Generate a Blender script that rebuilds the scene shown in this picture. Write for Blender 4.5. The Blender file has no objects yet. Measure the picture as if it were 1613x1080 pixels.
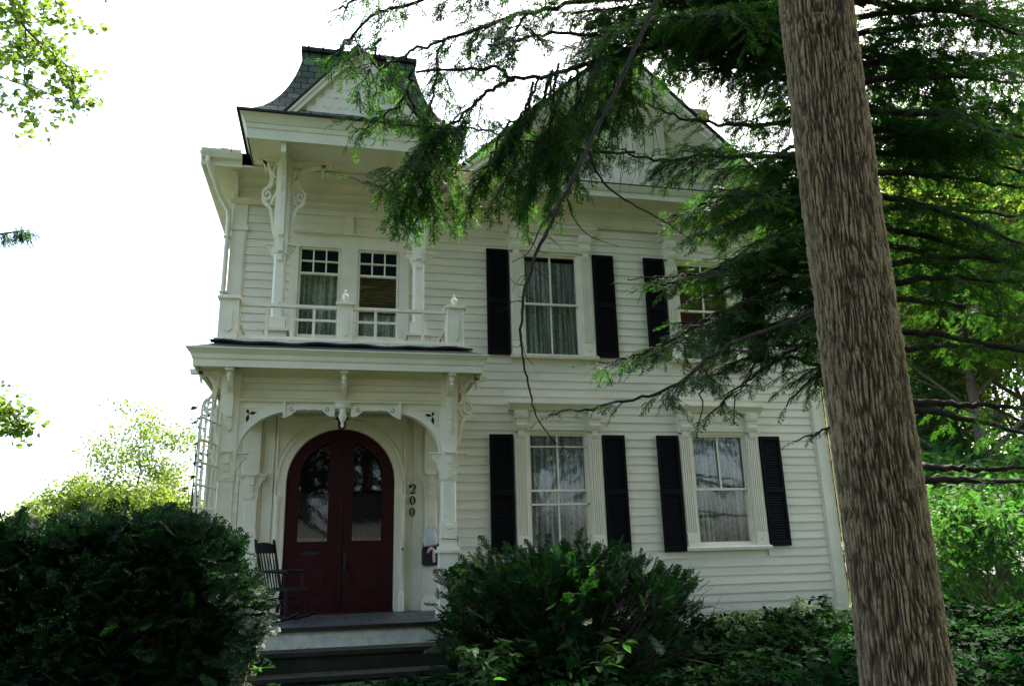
import bpy, math, random
import numpy as np
from mathutils import Vector, Matrix
R = math.radians
random.seed(7); rng = np.random.default_rng(7)
SC = bpy.context.scene
COL = SC.collection

# ------------------------------------------------------------------ camera
CAM = np.array([-2.303, -11.715, 1.675])
F_PX, W_PX, H_PX = 1206.6, 1613.0, 1080.0
def basis(yaw, pitch, roll):
    cy, sy, cp, sp = math.cos(yaw), math.sin(yaw), math.cos(pitch), math.sin(pitch)
    f = np.array([sy*cp, cy*cp, sp]); r = np.array([cy, -sy, 0.]); u = np.cross(r, f)
    c, s = math.cos(roll), math.sin(roll)
    return c*r+s*u, -s*r+c*u, f
CR, CU, CF = basis(.2280, .2696, -.0270)
def at(px, py, Y):
    """world point on the plane y=Y seen at a photograph position (used to measure the place)"""
    d = CF+CR*(px-W_PX/2)/F_PX-CU*(py-H_PX/2)/F_PX
    return CAM+d*((Y-CAM[1])/d[1])
cam = bpy.data.cameras.new('camera'); camo = bpy.data.objects.new('camera', cam); COL.objects.link(camo)
m = Matrix(((CR[0], CU[0], -CF[0], CAM[0]), (CR[1], CU[1], -CF[1], CAM[1]), (CR[2], CU[2], -CF[2], CAM[2]), (0, 0, 0, 1)))
camo.matrix_world = m
cam.sensor_width = 36; cam.lens = 36*F_PX/W_PX; cam.clip_end = 2000; cam.clip_start = .05
SC.camera = camo

# ------------------------------------------------------------------ world, sun, exposure
SUN_EL, SUN_AZ = R(57), R(44)          # azimuth: from +X towards +Y (behind the house, to the right)
wd = bpy.data.worlds.new('World'); SC.world = wd; wd.use_nodes = True
nt = wd.node_tree; bg = nt.nodes['Background']; sky = nt.nodes.new('ShaderNodeTexSky')
sky.sky_type = 'NISHITA'; sky.sun_disc = False; sky.sun_elevation = SUN_EL
sky.sun_rotation = math.pi/2-SUN_AZ; sky.dust_density = 4.0; sky.air_density = .8; sky.ozone_density = .5
nt.links.new(sky.outputs[0], bg.inputs[0]); bg.inputs[1].default_value = .15
sd = Vector((math.cos(SUN_EL)*math.cos(SUN_AZ), math.cos(SUN_EL)*math.sin(SUN_AZ), math.sin(SUN_EL)))
sl = bpy.data.lights.new('sun', 'SUN'); sl.energy = 3.2; sl.angle = R(.5); sl.color = (1, .95, .86)
so = bpy.data.objects.new('sun', sl); COL.objects.link(so); so.rotation_euler = sd.to_track_quat('Z', 'Y').to_euler()
SC.view_settings.view_transform = 'Standard'; SC.view_settings.look = 'None'
SC.view_settings.exposure = 2.55; SC.view_settings.gamma = 1
SC.render.engine = 'CYCLES'
SC.cycles.max_bounces = 6; SC.cycles.transparent_max_bounces = 16

# ------------------------------------------------------------------ materials
MATS = {}
def mat(name, col, rough=.6, var=.0, scale=3., bump=0., bscale=40., spec=.3, island=0., stretch=(1, 1, 1), col2=None, trans=0., tcol=None, detail=4):
    mm = bpy.data.materials.new(name); mm.use_nodes = True; t = mm.node_tree; n = t.nodes; L = t.links
    b = n['Principled BSDF']; b.inputs['Roughness'].default_value = rough
    b.inputs['Specular IOR Level'].default_value = spec
    tc = n.new('ShaderNodeTexCoord'); mp = n.new('ShaderNodeMapping'); mp.inputs['Scale'].default_value = stretch
    L.new(tc.outputs['Object'], mp.inputs[0])
    c = None
    if var or col2:
        nz = n.new('ShaderNodeTexNoise'); nz.inputs['Scale'].default_value = scale; nz.inputs['Detail'].default_value = detail
        nz.inputs['Roughness'].default_value = .65
        L.new(mp.outputs[0], nz.inputs[0])
        rp = n.new('ShaderNodeValToRGB'); rp.color_ramp.elements[0].position = .35; rp.color_ramp.elements[1].position = .68
        lo = col2 if col2 else tuple(x*(1-var) for x in col)
        rp.color_ramp.elements[0].color = (*lo, 1); rp.color_ramp.elements[1].color = (*col, 1)
        L.new(nz.outputs[0], rp.inputs[0]); c = rp.outputs[0]
    if island:
        g = n.new('ShaderNodeNewGeometry'); hs = n.new('ShaderNodeHueSaturation')
        r1 = n.new('ShaderNodeMapRange'); r1.inputs[3].default_value = 1-island; r1.inputs[4].default_value = 1+island
        r2 = n.new('ShaderNodeMapRange'); r2.inputs[3].default_value = .5-.035*island; r2.inputs[4].default_value = .5+.03*island
        L.new(g.outputs['Random Per Island'], r1.inputs[0]); L.new(g.outputs['Random Per Island'], r2.inputs[0])
        L.new(r1.outputs[0], hs.inputs['Value']); L.new(r2.outputs[0], hs.inputs['Hue'])
        if c is None: hs.inputs['Color'].default_value = (*col, 1)
        else: L.new(c, hs.inputs['Color'])
        c = hs.outputs[0]
    if c is None: b.inputs['Base Color'].default_value = (*col, 1)
    else: L.new(c, b.inputs['Base Color'])
    if bump:
        n2 = n.new('ShaderNodeTexNoise'); n2.inputs['Scale'].default_value = bscale; n2.inputs['Detail'].default_value = 5
        L.new(mp.outputs[0], n2.inputs[0])
        bp = n.new('ShaderNodeBump'); bp.inputs['Strength'].default_value = bump; bp.inputs['Distance'].default_value = .02
        L.new(n2.outputs[0], bp.inputs['Height']); L.new(bp.outputs[0], b.inputs['Normal'])
    if trans:
        tr = n.new('ShaderNodeBsdfTranslucent'); mx = n.new('ShaderNodeMixShader'); mx.inputs[0].default_value = trans
        tcc = tcol or tuple(min(1, x*1.6) for x in col)
        if island:
            h2 = n.new('ShaderNodeHueSaturation'); h2.inputs['Color'].default_value = (*tcc, 1)
            L.new(r1.outputs[0], h2.inputs['Value']); L.new(r2.outputs[0], h2.inputs['Hue']); L.new(h2.outputs[0], tr.inputs[0])
        else: tr.inputs[0].default_value = (*tcc, 1)
        L.new(b.outputs[0], mx.inputs[1]); L.new(tr.outputs[0], mx.inputs[2]); L.new(mx.outputs[0], n['Material Output'].inputs[0])
    MATS[name] = mm
    return mm
mat('siding_paint', (.85, .775, .585), .55, .17, 1.7, .12, 30, stretch=(.5, .5, 3), island=.035)
mat('trim_paint', (.86, .79, .60), .5, .10, 2.5, .1, 40)
mat('soffit_paint', (.83, .745, .54), .6, .14, 2.0, .1, 30)
mat('gable_paint', (.84, .77, .60), .55, .08, 2.0, .1, 30)
mat('worn_paint', (.84, .79, .62), .6, col2=(.60, .56, .42), scale=9, bump=.2, bscale=30)
mat('shutter_paint', (.004, .004, .005), .6, spec=.1)
mat('groove_shade', (.16, .15, .12), .9)  # shade of carved grooves put into a dark inlay colour
mat('door_paint', (.042, .0035, .004), .5, .3, 3, .05, 30, spec=.2)
mat('door_dark', (.03, .004, .005), .5)
mat('black_iron', (.012, .012, .012), .45, spec=.4)
mat('black_wood', (.008, .006, .005), .5, .3, 20, spec=.2)
mat('floor_paint', (.085, .092, .08), .5, .35, 4, .15, 30)
mat('step_stone', (.032, .030, .018), .8, col2=(.012, .018, .007), scale=5, bump=.4, bscale=25)
mat('foundation_stone', (.10, .09, .075), .9, .5, 3, .6, 10)
mat('block_stone', (.15, .14, .10), .9, .4, 12, .6, 30)
mat('membrane', (.028, .034, .030), .55, .4, 3, .3, 12)
mat('roof_edge', (.018, .018, .016), .7)
mat('brick', (.33, .10, .06), .8, .4, 9, .4, 30)
mat('digit_black', (.01, .01, .01), .4)
mat('plastic_white', (.8, .8, .78), .3, .1, 12, .5, 14, trans=.25, tcol=(.8, .8, .8))
mat('pink_tube', (.6, .42, .36), .5)
mat('interior', (.05, .045, .04), .9)
mat('blind', (.17, .060, .035), .6, .3, 30)
mat('rust', (.11, .06, .035), .8, .5, 20)
mat('hemlock_bark', (.024, .016, .010), .9, .4, 12, .6, 30)
mat('twig', (.07, .05, .036), .8, .4, 12)
mat('pale_bark', (.20, .17, .14), .9, .4, 8, .6, 20)
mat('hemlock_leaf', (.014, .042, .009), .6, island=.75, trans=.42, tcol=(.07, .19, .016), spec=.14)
mat('hemlock_leaf_old', (.032, .042, .018), .5, island=.4, trans=.22, tcol=(.08, .12, .03))
mat('yew_leaf', (.0065, .020, .005), .6, island=.6, trans=.12, tcol=(.02, .09, .015), spec=.22)
mat('bush_leaf', (.008, .030, .006), .55, island=.6, trans=.2, tcol=(.03, .12, .015), spec=.2)
mat('shrub_leaf', (.015, .052, .008), .6, island=.35, trans=.30, tcol=(.09, .27, .03), spec=.15)
mat('cover_leaf', (.006, .022, .005), .75, island=.55, trans=.2, tcol=(.02, .09, .01), spec=.04)
mat('sapling_leaf', (.12, .20, .09), .45, island=.3, trans=.35, tcol=(.25, .45, .12), spec=.3)
mat('maple_leaf', (.05, .12, .018), .45, island=.3, trans=.5, tcol=(.19, .30, .03))
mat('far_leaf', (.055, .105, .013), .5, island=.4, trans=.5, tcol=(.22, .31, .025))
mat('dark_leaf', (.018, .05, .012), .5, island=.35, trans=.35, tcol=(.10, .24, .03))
mat('grass_ground', (.035, .06, .02), .95, .5, 1.2, .5, 14)
mat('litter', (.09, .05, .03), .8, island=.5)
mat('road', (.05, .05, .05), .9, .2, 6)
# siding courses show a hairline at the lap: geometry gives it

def slate_mat():
    mm = mat('slate', (.10, .125, .125), .75, .35, 5, 0, spec=.1); t = mm.node_tree; n = t.nodes; L = t.links; b = n['Principled BSDF']
    uv = n.new('ShaderNodeUVMap'); bk = n.new('ShaderNodeTexBrick'); L.new(uv.outputs[0], bk.inputs[0])
    bk.inputs['Scale'].default_value = 1; bk.inputs['Brick Width'].default_value = .19; bk.inputs['Row Height'].default_value = .135
    bk.inputs['Mortar Size'].default_value = .008; bk.inputs['Mortar Smooth'].default_value = .1
    bk.inputs['Color1'].default_value = (.15, .19, .135, 1); bk.inputs['Color2'].default_value = (.065, .09, .065, 1); bk.inputs['Mortar'].default_value = (.006, .007, .007, 1)
    nz = n.new('ShaderNodeTexNoise'); nz.inputs['Scale'].default_value = 7; mx = n.new('ShaderNodeMix'); mx.data_type = 'RGBA'; mx.blend_type = 'MULTIPLY'; mx.inputs[0].default_value = .6
    L.new(bk.outputs[0], mx.inputs[6]); L.new(nz.outputs[0], mx.inputs[7]); L.new(mx.outputs[2], b.inputs['Base Color'])
    bp = n.new('ShaderNodeBump'); bp.inputs['Strength'].default_value = .9; bp.inputs['Distance'].default_value = .015; bp.invert = True
    L.new(bk.outputs[1], bp.inputs['Height']); L.new(bp.outputs[0], b.inputs['Normal'])
slate_mat()
def brick_mat():
    mm = MATS['brick']; t = mm.node_tree; n = t.nodes; L = t.links; b = n['Principled BSDF']
    tc = n.new('ShaderNodeTexCoord'); mp = n.new('ShaderNodeMapping'); mp.inputs['Rotation'].default_value = (R(90), 0, 0); L.new(tc.outputs['Object'], mp.inputs[0])
    bk = n.new('ShaderNodeTexBrick'); L.new(mp.outputs[0], bk.inputs[0]); bk.inputs['Scale'].default_value = 1
    bk.inputs['Brick Width'].default_value = .21; bk.inputs['Row Height'].default_value = .075; bk.inputs['Mortar Size'].default_value = .006
    bk.inputs['Color1'].default_value = (.36, .11, .06, 1); bk.inputs['Color2'].default_value = (.24, .075, .045, 1); bk.inputs['Mortar'].default_value = (.35, .3, .25, 1)
    L.new(bk.outputs[0], b.inputs['Base Color'])
brick_mat()
def bark_mat():
    mm = bpy.data.materials.new('bark'); mm.use_nodes = True; t = mm.node_tree; n = t.nodes; L = t.links; b = n['Principled BSDF']
    b.inputs['Roughness'].default_value = .85; b.inputs['Specular IOR Level'].default_value = .25
    at_ = n.new('ShaderNodeAttribute'); at_.attribute_name = 'ridge'
    nz = n.new('ShaderNodeTexNoise'); nz.inputs['Scale'].default_value = 26; nz.inputs['Detail'].default_value = 6
    tc = n.new('ShaderNodeTexCoord'); mp = n.new('ShaderNodeMapping'); mp.inputs['Scale'].default_value = (1, 1, .35); L.new(tc.outputs['Object'], mp.inputs[0]); L.new(mp.outputs[0], nz.inputs[0])
    # pale flaky ridge tops, brown furrows, by the ridge value
    ad = n.new('ShaderNodeMath'); ad.operation = 'MULTIPLY_ADD'; ad.inputs[1].default_value = .9; L.new(nz.outputs[0], ad.inputs[0])
    L.new(at_.outputs['Fac'], ad.inputs[2])
    rp = n.new('ShaderNodeValToRGB'); e = rp.color_ramp.elements
    e[0].position = .30; e[0].color = (.026, .017, .008, 1); e[1].position = .80; e[1].color = (.225, .165, .088, 1)
    x = rp.color_ramp.elements.new(.56); x.color = (.090, .058, .026, 1)
    ml = n.new('ShaderNodeMath'); ml.operation = 'MULTIPLY'; ml.inputs[1].default_value = .62; L.new(ad.outputs[0], ml.inputs[0]); L.new(ml.outputs[0], rp.inputs[0])
    L.new(rp.outputs[0], b.inputs['Base Color'])
    bp = n.new('ShaderNodeBump'); bp.inputs['Strength'].default_value = .8; bp.inputs['Distance'].default_value = .012; L.new(nz.outputs[0], bp.inputs['Height']); L.new(bp.outputs[0], b.inputs['Normal'])
    MATS['bark'] = mm
bark_mat()
def weather(name):
    mm = MATS[name]; t = mm.node_tree; n = t.nodes; L = t.links; b = n['Principled BSDF']; src = b.inputs['Base Color'].links[0].from_socket
    tc = n.new('ShaderNodeTexCoord'); nz = n.new('ShaderNodeTexNoise'); nz.inputs['Scale'].default_value = 5.5; nz.inputs['Detail'].default_value = 9; nz.inputs['Roughness'].default_value = .72; mp = n.new('ShaderNodeMapping'); mp.inputs['Scale'].default_value = (.55, 1, 1.6)
    L.new(tc.outputs['Object'], mp.inputs[0]); L.new(mp.outputs[0], nz.inputs[0]); rp = n.new('ShaderNodeValToRGB'); rp.color_ramp.elements[0].position = .655; rp.color_ramp.elements[0].color = (0, 0, 0, 1); rp.color_ramp.elements[1].position = .70; rp.color_ramp.elements[1].color = (.8, .8, .8, 1)
    L.new(nz.outputs[0], rp.inputs[0]); mx = n.new('ShaderNodeMix'); mx.data_type = 'RGBA'; L.new(rp.outputs[0], mx.inputs[0]); L.new(src, mx.inputs[6]); mx.inputs[7].default_value = (.40, .37, .29, 1)
    # soil splash on the lowest boards
    sp = n.new('ShaderNodeSeparateXYZ'); L.new(tc.outputs['Object'], sp.inputs[0]); mr = n.new('ShaderNodeMapRange'); mr.inputs[1].default_value = .15; mr.inputs[2].default_value = .75; mr.inputs[3].default_value = .55; mr.inputs[4].default_value = 0; L.new(sp.outputs[2], mr.inputs[0])
    n2 = n.new('ShaderNodeTexNoise'); n2.inputs['Scale'].default_value = 3; n2.inputs['Detail'].default_value = 7; L.new(tc.outputs['Object'], n2.inputs[0]); ml = n.new('ShaderNodeMath'); ml.operation = 'MULTIPLY'; L.new(mr.outputs[0], ml.inputs[0]); L.new(n2.outputs[0], ml.inputs[1])
    m2 = n.new('ShaderNodeMix'); m2.data_type = 'RGBA'; L.new(ml.outputs[0], m2.inputs[0]); L.new(mx.outputs[2], m2.inputs[6]); m2.inputs[7].default_value = (.20, .19, .12, 1); L.new(m2.outputs[2], b.inputs['Base Color'])
weather('siding_paint')
def glass_mat(name, f):
    mm = bpy.data.materials.new(name); mm.use_nodes = True; t = mm.node_tree; n = t.nodes; L = t.links; n.remove(n['Principled BSDF'])
    a = n.new('ShaderNodeBsdfTransparent'); a.inputs[0].default_value = (.97, .98, .97, 1); g = n.new('ShaderNodeBsdfGlossy'); g.inputs['Roughness'].default_value = .015; g.inputs[0].default_value = (1, 1, 1, 1)
    fr = n.new('ShaderNodeFresnel'); fr.inputs[0].default_value = 1.52
    ma = n.new('ShaderNodeMath'); ma.operation = 'MULTIPLY'; ma.inputs[1].default_value = f; L.new(fr.outputs[0], ma.inputs[0])
    nz = n.new('ShaderNodeTexNoise'); nz.inputs['Scale'].default_value = 3; bp = n.new('ShaderNodeBump'); bp.inputs['Strength'].default_value = .1; bp.inputs['Distance'].default_value = .02
    L.new(nz.outputs[0], bp.inputs['Height']); L.new(bp.outputs[0], g.inputs['Normal'])
    mx = n.new('ShaderNodeMixShader'); L.new(ma.outputs[0], mx.inputs[0]); L.new(a.outputs[0], mx.inputs[1]); L.new(g.outputs[0], mx.inputs[2]); L.new(mx.outputs[0], n['Material Output'].inputs[0])
    MATS[name] = mm
glass_mat('glass', .7)
def dark_glass():
    mm = mat('dark_glass', (.006, .008, .018), .08, spec=.12); mat('door_glass', (.003, .003, .003), .02, spec=.95, bump=.03, bscale=4)
dark_glass()
def lace_mat():
    mm = mat('lace', (.42, .44, .42), .9, trans=.0); t = mm.node_tree; n = t.nodes; L = t.links; b = n['Principled BSDF']
    tc = n.new('ShaderNodeTexCoord'); nz = n.new('ShaderNodeTexNoise'); nz.inputs['Scale'].default_value = 22; nz.inputs['Detail'].default_value = 6; nz.inputs['Roughness'].default_value = .75
    L.new(tc.outputs['Object'], nz.inputs[0]); rp = n.new('ShaderNodeValToRGB'); rp.color_ramp.elements[0].position = .38; rp.color_ramp.elements[1].position = .6
    rp.color_ramp.elements[0].color = (.34, .35, .33, 1); rp.color_ramp.elements[1].color = (.74, .75, .71, 1)
    L.new(nz.outputs[0], rp.inputs[0])
    mp = n.new('ShaderNodeMapping'); mp.inputs['Scale'].default_value = (17, 17, .7); L.new(tc.outputs['Object'], mp.inputs[0]); n2 = n.new('ShaderNodeTexNoise'); n2.inputs['Scale'].default_value = 1; n2.inputs['Detail'].default_value = 3; L.new(mp.outputs[0], n2.inputs[0])
    r2 = n.new('ShaderNodeValToRGB'); r2.color_ramp.elements[0].position = .40; r2.color_ramp.elements[1].position = .62; r2.color_ramp.elements[0].color = (.36, .37, .36, 1); r2.color_ramp.elements[1].color = (1, 1, 1, 1); L.new(n2.outputs[0], r2.inputs[0])
    mx = n.new('ShaderNodeMix'); mx.data_type = 'RGBA'; mx.blend_type = 'MULTIPLY'; mx.inputs[0].default_value = 1; L.new(rp.outputs[0], mx.inputs[6]); L.new(r2.outputs[0], mx.inputs[7]); L.new(mx.outputs[2], b.inputs['Base Color'])
lace_mat()

# ------------------------------------------------------------------ object helpers
ORG = {}
def props(o, label=None, cat=None, group=None, kind=None):
    if label: o['label'] = label
    if cat: o['category'] = cat
    if group: o['group'] = group
    if kind: o['kind'] = kind
    return o
def thing(name, loc, label, cat, group=None):
    o = bpy.data.objects.new(name, None); COL.objects.link(o); o.location = loc; o.empty_display_size = .2
    ORG[o.name] = np.array(loc, float); return props(o, label, cat, group)
def link_mesh(name, me, material, parent, label=None, smooth=False):
    if material: me.materials.append(MATS[material])
    if smooth: me.polygons.foreach_set('use_smooth', [True]*len(me.polygons))
    o = bpy.data.objects.new(name, me); COL.objects.link(o)
    if parent is not None: o.parent = parent; ORG[o.name] = ORG[parent.name]
    else: ORG[o.name] = np.zeros(3)
    if label: o['label'] = label
    return o
def np_mesh(name, V, Fc, off=None):
    """V (n,3), Fc (m,k) constant polygon size"""
    V = np.asarray(V, np.float32); Fc = np.asarray(Fc, np.int32)
    if off is not None: V = V-off.astype(np.float32)
    me = bpy.data.meshes.new(name); k = Fc.shape[1]
    me.vertices.add(len(V)); me.vertices.foreach_set('co', V.ravel())
    me.loops.add(Fc.size); me.loops.foreach_set('vertex_index', Fc.ravel())
    me.polygons.add(len(Fc)); me.polygons.foreach_set('loop_start', np.arange(0, Fc.size, k, dtype=np.int32))
    me.update(calc_edges=True); me.validate(); return me
def np_obj(name, V, Fc, material, parent, smooth=False, label=None):
    off = ORG[parent.name] if parent is not None else np.zeros(3)
    return link_mesh(name, np_mesh(name, V, Fc, off), material, parent, label, smooth)
class MB:
    def __init__(s): s.v = []; s.f = []; s.uv = None
    def add(s, vs, fs):
        b = len(s.v); s.v += [tuple(float(c) for c in v) for v in vs]; s.f += [tuple(b+i for i in f) for f in fs]; return s
    def box(s, x0, x1, y0, y1, z0, z1):
        vs = [(x, y, z) for z in (z0, z1) for y in (y0, y1) for x in (x0, x1)]
        return s.add(vs, [(0, 2, 3, 1), (4, 5, 7, 6), (0, 1, 5, 4), (2, 6, 7, 3), (0, 4, 6, 2), (1, 3, 7, 5)])
    def cbox(s, x0, x1, y0, y1, z0, z1, b=.006):
        """box with chamfered front (y0) edges"""
        prof = [(x0, y1), (x0, y0+b), (x0+b, y0), (x1-b, y0), (x1, y0+b), (x1, y1)]
        return s.prismz(prof, z0, z1)
    def prismz(s, prof, z0, z1):
        n = len(prof); vs = [(x, y, z0) for x, y in prof]+[(x, y, z1) for x, y in prof]
        return s.add(vs, [tuple(range(n))[::-1], tuple(range(n, 2*n))]+[(i, (i+1) % n, n+(i+1) % n, n+i) for i in range(n)])
    def prismy(s, prof, y0, y1):       # (x,z) outline extruded in y
        n = len(prof); vs = [(x, y0, z) for x, z in prof]+[(x, y1, z) for x, z in prof]
        return s.add(vs, [tuple(range(n)), tuple(range(n, 2*n))[::-1]]+[(i, n+i, n+(i+1) % n, (i+1) % n) for i in range(n)])
    def prismx(s, prof, x0, x1):       # (y,z) outline extruded in x
        n = len(prof); vs = [(x0, y, z) for y, z in prof]+[(x1, y, z) for y, z in prof]
        return s.add(vs, [tuple(range(n))[::-1], tuple(range(n, 2*n))]+[(i, (i+1) % n, n+(i+1) % n, n+i) for i in range(n)])
    def band(s, a, b, y0, y1):         # strip between polylines a and b [(x,z)..], thick in y
        n = len(a)
        for i in range(n-1):
            s.prismy([a[i], a[i+1], b[i+1], b[i]], y0, y1)
        return s
    def tube(s, pts, rad, n=7, cap=True):
        pts = [Vector(p) for p in pts]; m_ = len(pts); rr = rad if hasattr(rad, '__len__') else [rad]*m_
        b0 = len(s.v); up = None
        for i, p in enumerate(pts):
            d = (pts[min(i+1, m_-1)]-pts[max(i-1, 0)]).normalized()
            if up is None: up = Vector((0, 0, 1)) if abs(d.z) < .9 else Vector((1, 0, 0))
            a = d.cross(up).normalized(); c = a.cross(d).normalized(); up = c
            for k in range(n):
                t = 2*math.pi*k/n; s.v.append(tuple(p+(a*math.cos(t)+c*math.sin(t))*rr[i]))
        for i in range(m_-1):
            for k in range(n):
                s.f.append((b0+i*n+k, b0+i*n+(k+1) % n, b0+(i+1)*n+(k+1) % n, b0+(i+1)*n+k))
        if cap: s.f.append(tuple(b0+k for k in range(n))[::-1]); s.f.append(tuple(b0+(m_-1)*n+k for k in range(n)))
        return s
    def lathe(s, c, prof, n=14):       # prof [(r, z)]
        b0 = len(s.v)
        for r, z in prof:
            for k in range(n):
                t = 2*math.pi*k/n; s.v.append((c[0]+r*math.cos(t), c[1]+r*math.sin(t), c[2]+z))
        for i in range(len(prof)-1):
            for k in range(n): s.f.append((b0+i*n+k, b0+i*n+(k+1) % n, b0+(i+1)*n+(k+1) % n, b0+(i+1)*n+k))
        s.f.append(tuple(b0+k for k in range(n))[::-1]); s.f.append(tuple(b0+(len(prof)-1)*n+k for k in range(n)))
        return s
    def build(s, name, material, parent=None, smooth=False, label=None):
        me = bpy.data.meshes.new(name)
        off = ORG[parent.name] if parent is not None else np.zeros(3)
        me.from_pydata([(x-off[0], y-off[1], z-off[2]) for x, y, z in s.v], [], s.f); me.update()
        return link_mesh(name, me, material, parent, label, smooth)
def catmull(P, per=8):
    P = [np.array(p, float) for p in P]; P = [2*P[0]-P[1]]+P+[2*P[-1]-P[-2]]; out = []
    for i in range(1, len(P)-2):
        for k in range(per):
            t = k/per; out.append(.5*((2*P[i])+(-P[i-1]+P[i+1])*t+(2*P[i-1]-5*P[i]+4*P[i+1]-P[i+2])*t*t+(-P[i-1]+3*P[i]-3*P[i+1]+P[i+2])*t**3))
    out.append(P[-2]); return np.array(out)
def spiral(cx, cz, r0, turns, sgn=1, a0=0, n=22, w0=.018, w1=.010, shrink=.75):
    """outline strip of a scroll in x-z"""
    A = []; B = []
    for i in range(n+1):
        t = i/n; a = a0+sgn*t*turns*2*math.pi; r = r0*(1-shrink*t); w = w0*(1-t)+w1*t
        A.append((cx+(r+w/2)*math.cos(a), cz+(r+w/2)*math.sin(a))); B.append((cx+(r-w/2)*math.cos(a), cz+(r-w/2)*math.sin(a)))
    return A, B

# ================================================================== GROUND
def ground_z(x, y):
    t = np.clip((np.asarray(y)+11.)/9.5, 0, 1); t = t*t*(3-2*t)
    far = np.clip((np.asarray(y)-8)/30., 0, 1)
    return .42*t-.8*far+.03*np.sin(np.asarray(x)*1.3)*np.cos(np.asarray(y)*1.1)
gx = np.concatenate([np.linspace(-400, -20, 12), np.linspace(-18, 24, 64), np.linspace(26, 400, 12)])
gy = np.concatenate([np.linspace(-400, -30, 12), np.linspace(-28, 40, 90), np.linspace(44, 500, 12)])
GX, GY = np.meshgrid(gx, gy); GZ = ground_z(GX, GY); nx, ny = len(gx), len(gy)
I = np.arange(nx*ny).reshape(ny, nx); Fg = np.stack([I[:-1, :-1], I[:-1, 1:], I[1:, 1:], I[1:, :-1]], -1).reshape(-1, 4)
o = np_obj('ground', np.stack([GX, GY, GZ], -1).reshape(-1, 3), Fg, 'grass_ground', None, True); props(o, kind='structure')
mb = MB().box(-60, 60, -26, -19, -.3, .008+.0); o = mb.build('road', 'road'); o['kind'] = 'structure'
mb = MB().box(-60, 60, -18.2, -16.8, -.3, .07); o = mb.build('pavement', 'block_stone'); o['kind'] = 'structure'

# ================================================================== HOUSE
HX0, HX1 = -4.03, 5.96
house = thing('house', ((HX0+HX1)/2, 0, .42), 'white clapboard two-storey Victorian house with an arched porch, black shutters and front gable', 'house')
# openings in the front wall (x0,x1,z0,z1)
OPEN = [(-3.66, -.80, .5, 4.1), (-3.12, -1.27, 4.3, 7.12)]
XS = [.39, 3.174]
for x in XS: OPEN += [(x+.02, x+1.44, 1.66, 3.95), (x+.02, x+1.44, 4.74, 7.05)]
ROW = .135
mb = MB()
z = .60; k = 0
while z < 7.1:
    z1 = min(z+ROW, 7.12); segs = [(HX0+.2, HX1-.24)]
    for (a, b, c, d) in OPEN:
        if c < z1-.01 and d > z+.01:
            ns = []
            for (s0, s1) in segs:
                if b <= s0 or a >= s1: ns.append((s0, s1)); continue
                if a > s0: ns.append((s0, a))
                if b < s1: ns.append((b, s1))
            segs = ns
    for (s0, s1) in segs:
        cuts = [s0]; x = s0+random.uniform(1.0, 3.6)
        while x < s1-.5: cuts.append(x); x += random.uniform(1.8, 3.8)
        cuts.append(s1)
        for c0, c1 in zip(cuts[:-1], cuts[1:]):
            dz = random.uniform(-.003, .003); p = random.uniform(.016, .022)
            if z < .65: p += .012
            mb.prismx([(-p, z+dz), (-.003, z1+.012), (.02, z1+.012), (.02, z+dz)], c0+.0008, c1-.0008)
    z += ROW
mb.build('siding', 'siding_paint', house)
# body walls behind the siding
mb = MB()
def wall_with_openings(mb, x0, x1, z0, z1, holes, y0, y1):
    zs = sorted({z0, z1, *[h[2] for h in holes], *[h[3] for h in holes]}); zs = [z for z in zs if z0 <= z <= z1]
    for a, b in zip(zs[:-1], zs[1:]):
        segs = [(x0, x1)]
        for h in holes:
            if h[2] < b-1e-6 and h[3] > a+1e-6:
                ns = []
                for (s0, s1) in segs:
                    if h[1] <= s0 or h[0] >= s1: ns.append((s0, s1)); continue
                    if h[0] > s0: ns.append((s0, h[0]))
                    if h[1] < s1: ns.append((h[1], s1))
                segs = ns
        for s0, s1 in segs: mb.box(s0, s1, y0, y1, a, b)
glassh = [(x+.24, x+1.2, 1.74, 3.53) for x in XS]+[(x+.24, x+1.2, 4.81, 6.58) for x in XS]+[(-2.98, -1.44, 4.98, 6.45), (-3.02, -1.44, .97, 3.6)]
wall_with_openings(mb, HX0+.02, HX1-.02, .3, 8.0, glassh, .022, .16)
mb.box(HX0+.02, HX0+.16, .16, 9, .3, 7.6); mb.box(HX1-.16, HX1-.02, .16, 9, .3, 7.6); mb.box(HX0+.16, HX1-.16, 8.86, 9, .3, 7.6)
mb.box(HX0+.2, HX1-.2, .2, 8.8, 4.15, 4.4)      # upper storey floor
mb.box(HX0+.2, HX1-.2, .2, 8.8, .75, .93)
mb.box(HX0+.2, HX1-.2, 2.6, 2.75, .95, 7.5)     # inner partition
mb.build('wall', 'trim_paint', house)
# side clapboards
mb = MB(); mb2 = MB(); z = .6
while z < 7.1:
    mb.prismy([(HX0-.018+.02, z), (HX0+.017, z+ROW+.01), (HX0+.019, z+ROW+.01), (HX0+.019, z)], .12, 8.9)
    mb2.prismy([(HX1+.018-.02, z), (HX1-.017, z+ROW+.01), (HX1-.019, z+ROW+.01), (HX1-.019, z)], .12, 8.9); z += ROW
mb.build('siding', 'siding_paint', house); mb2.build('siding', 'siding_paint', house)
MB().box(HX0+.05, HX1-.05, .015, 9, .2, .585).build('foundation', 'foundation_stone', house)
for (a, b) in ((HX0, HX0+.235), (HX1-.26, HX1)):
    mb = MB(); mb.cbox(a, b, -.035, .13, .5, 7.12, .008)
    mb.box(a+.03, b-.03, -.048, -.034, .75, 6.6)
    mb.box(a-.015, b+.02, -.06, .05, 6.66, 6.73); mb.box(a-.01, b+.01, -.05, .05, .5, .72)
    mb.build('corner_board', 'trim_paint', house)
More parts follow.
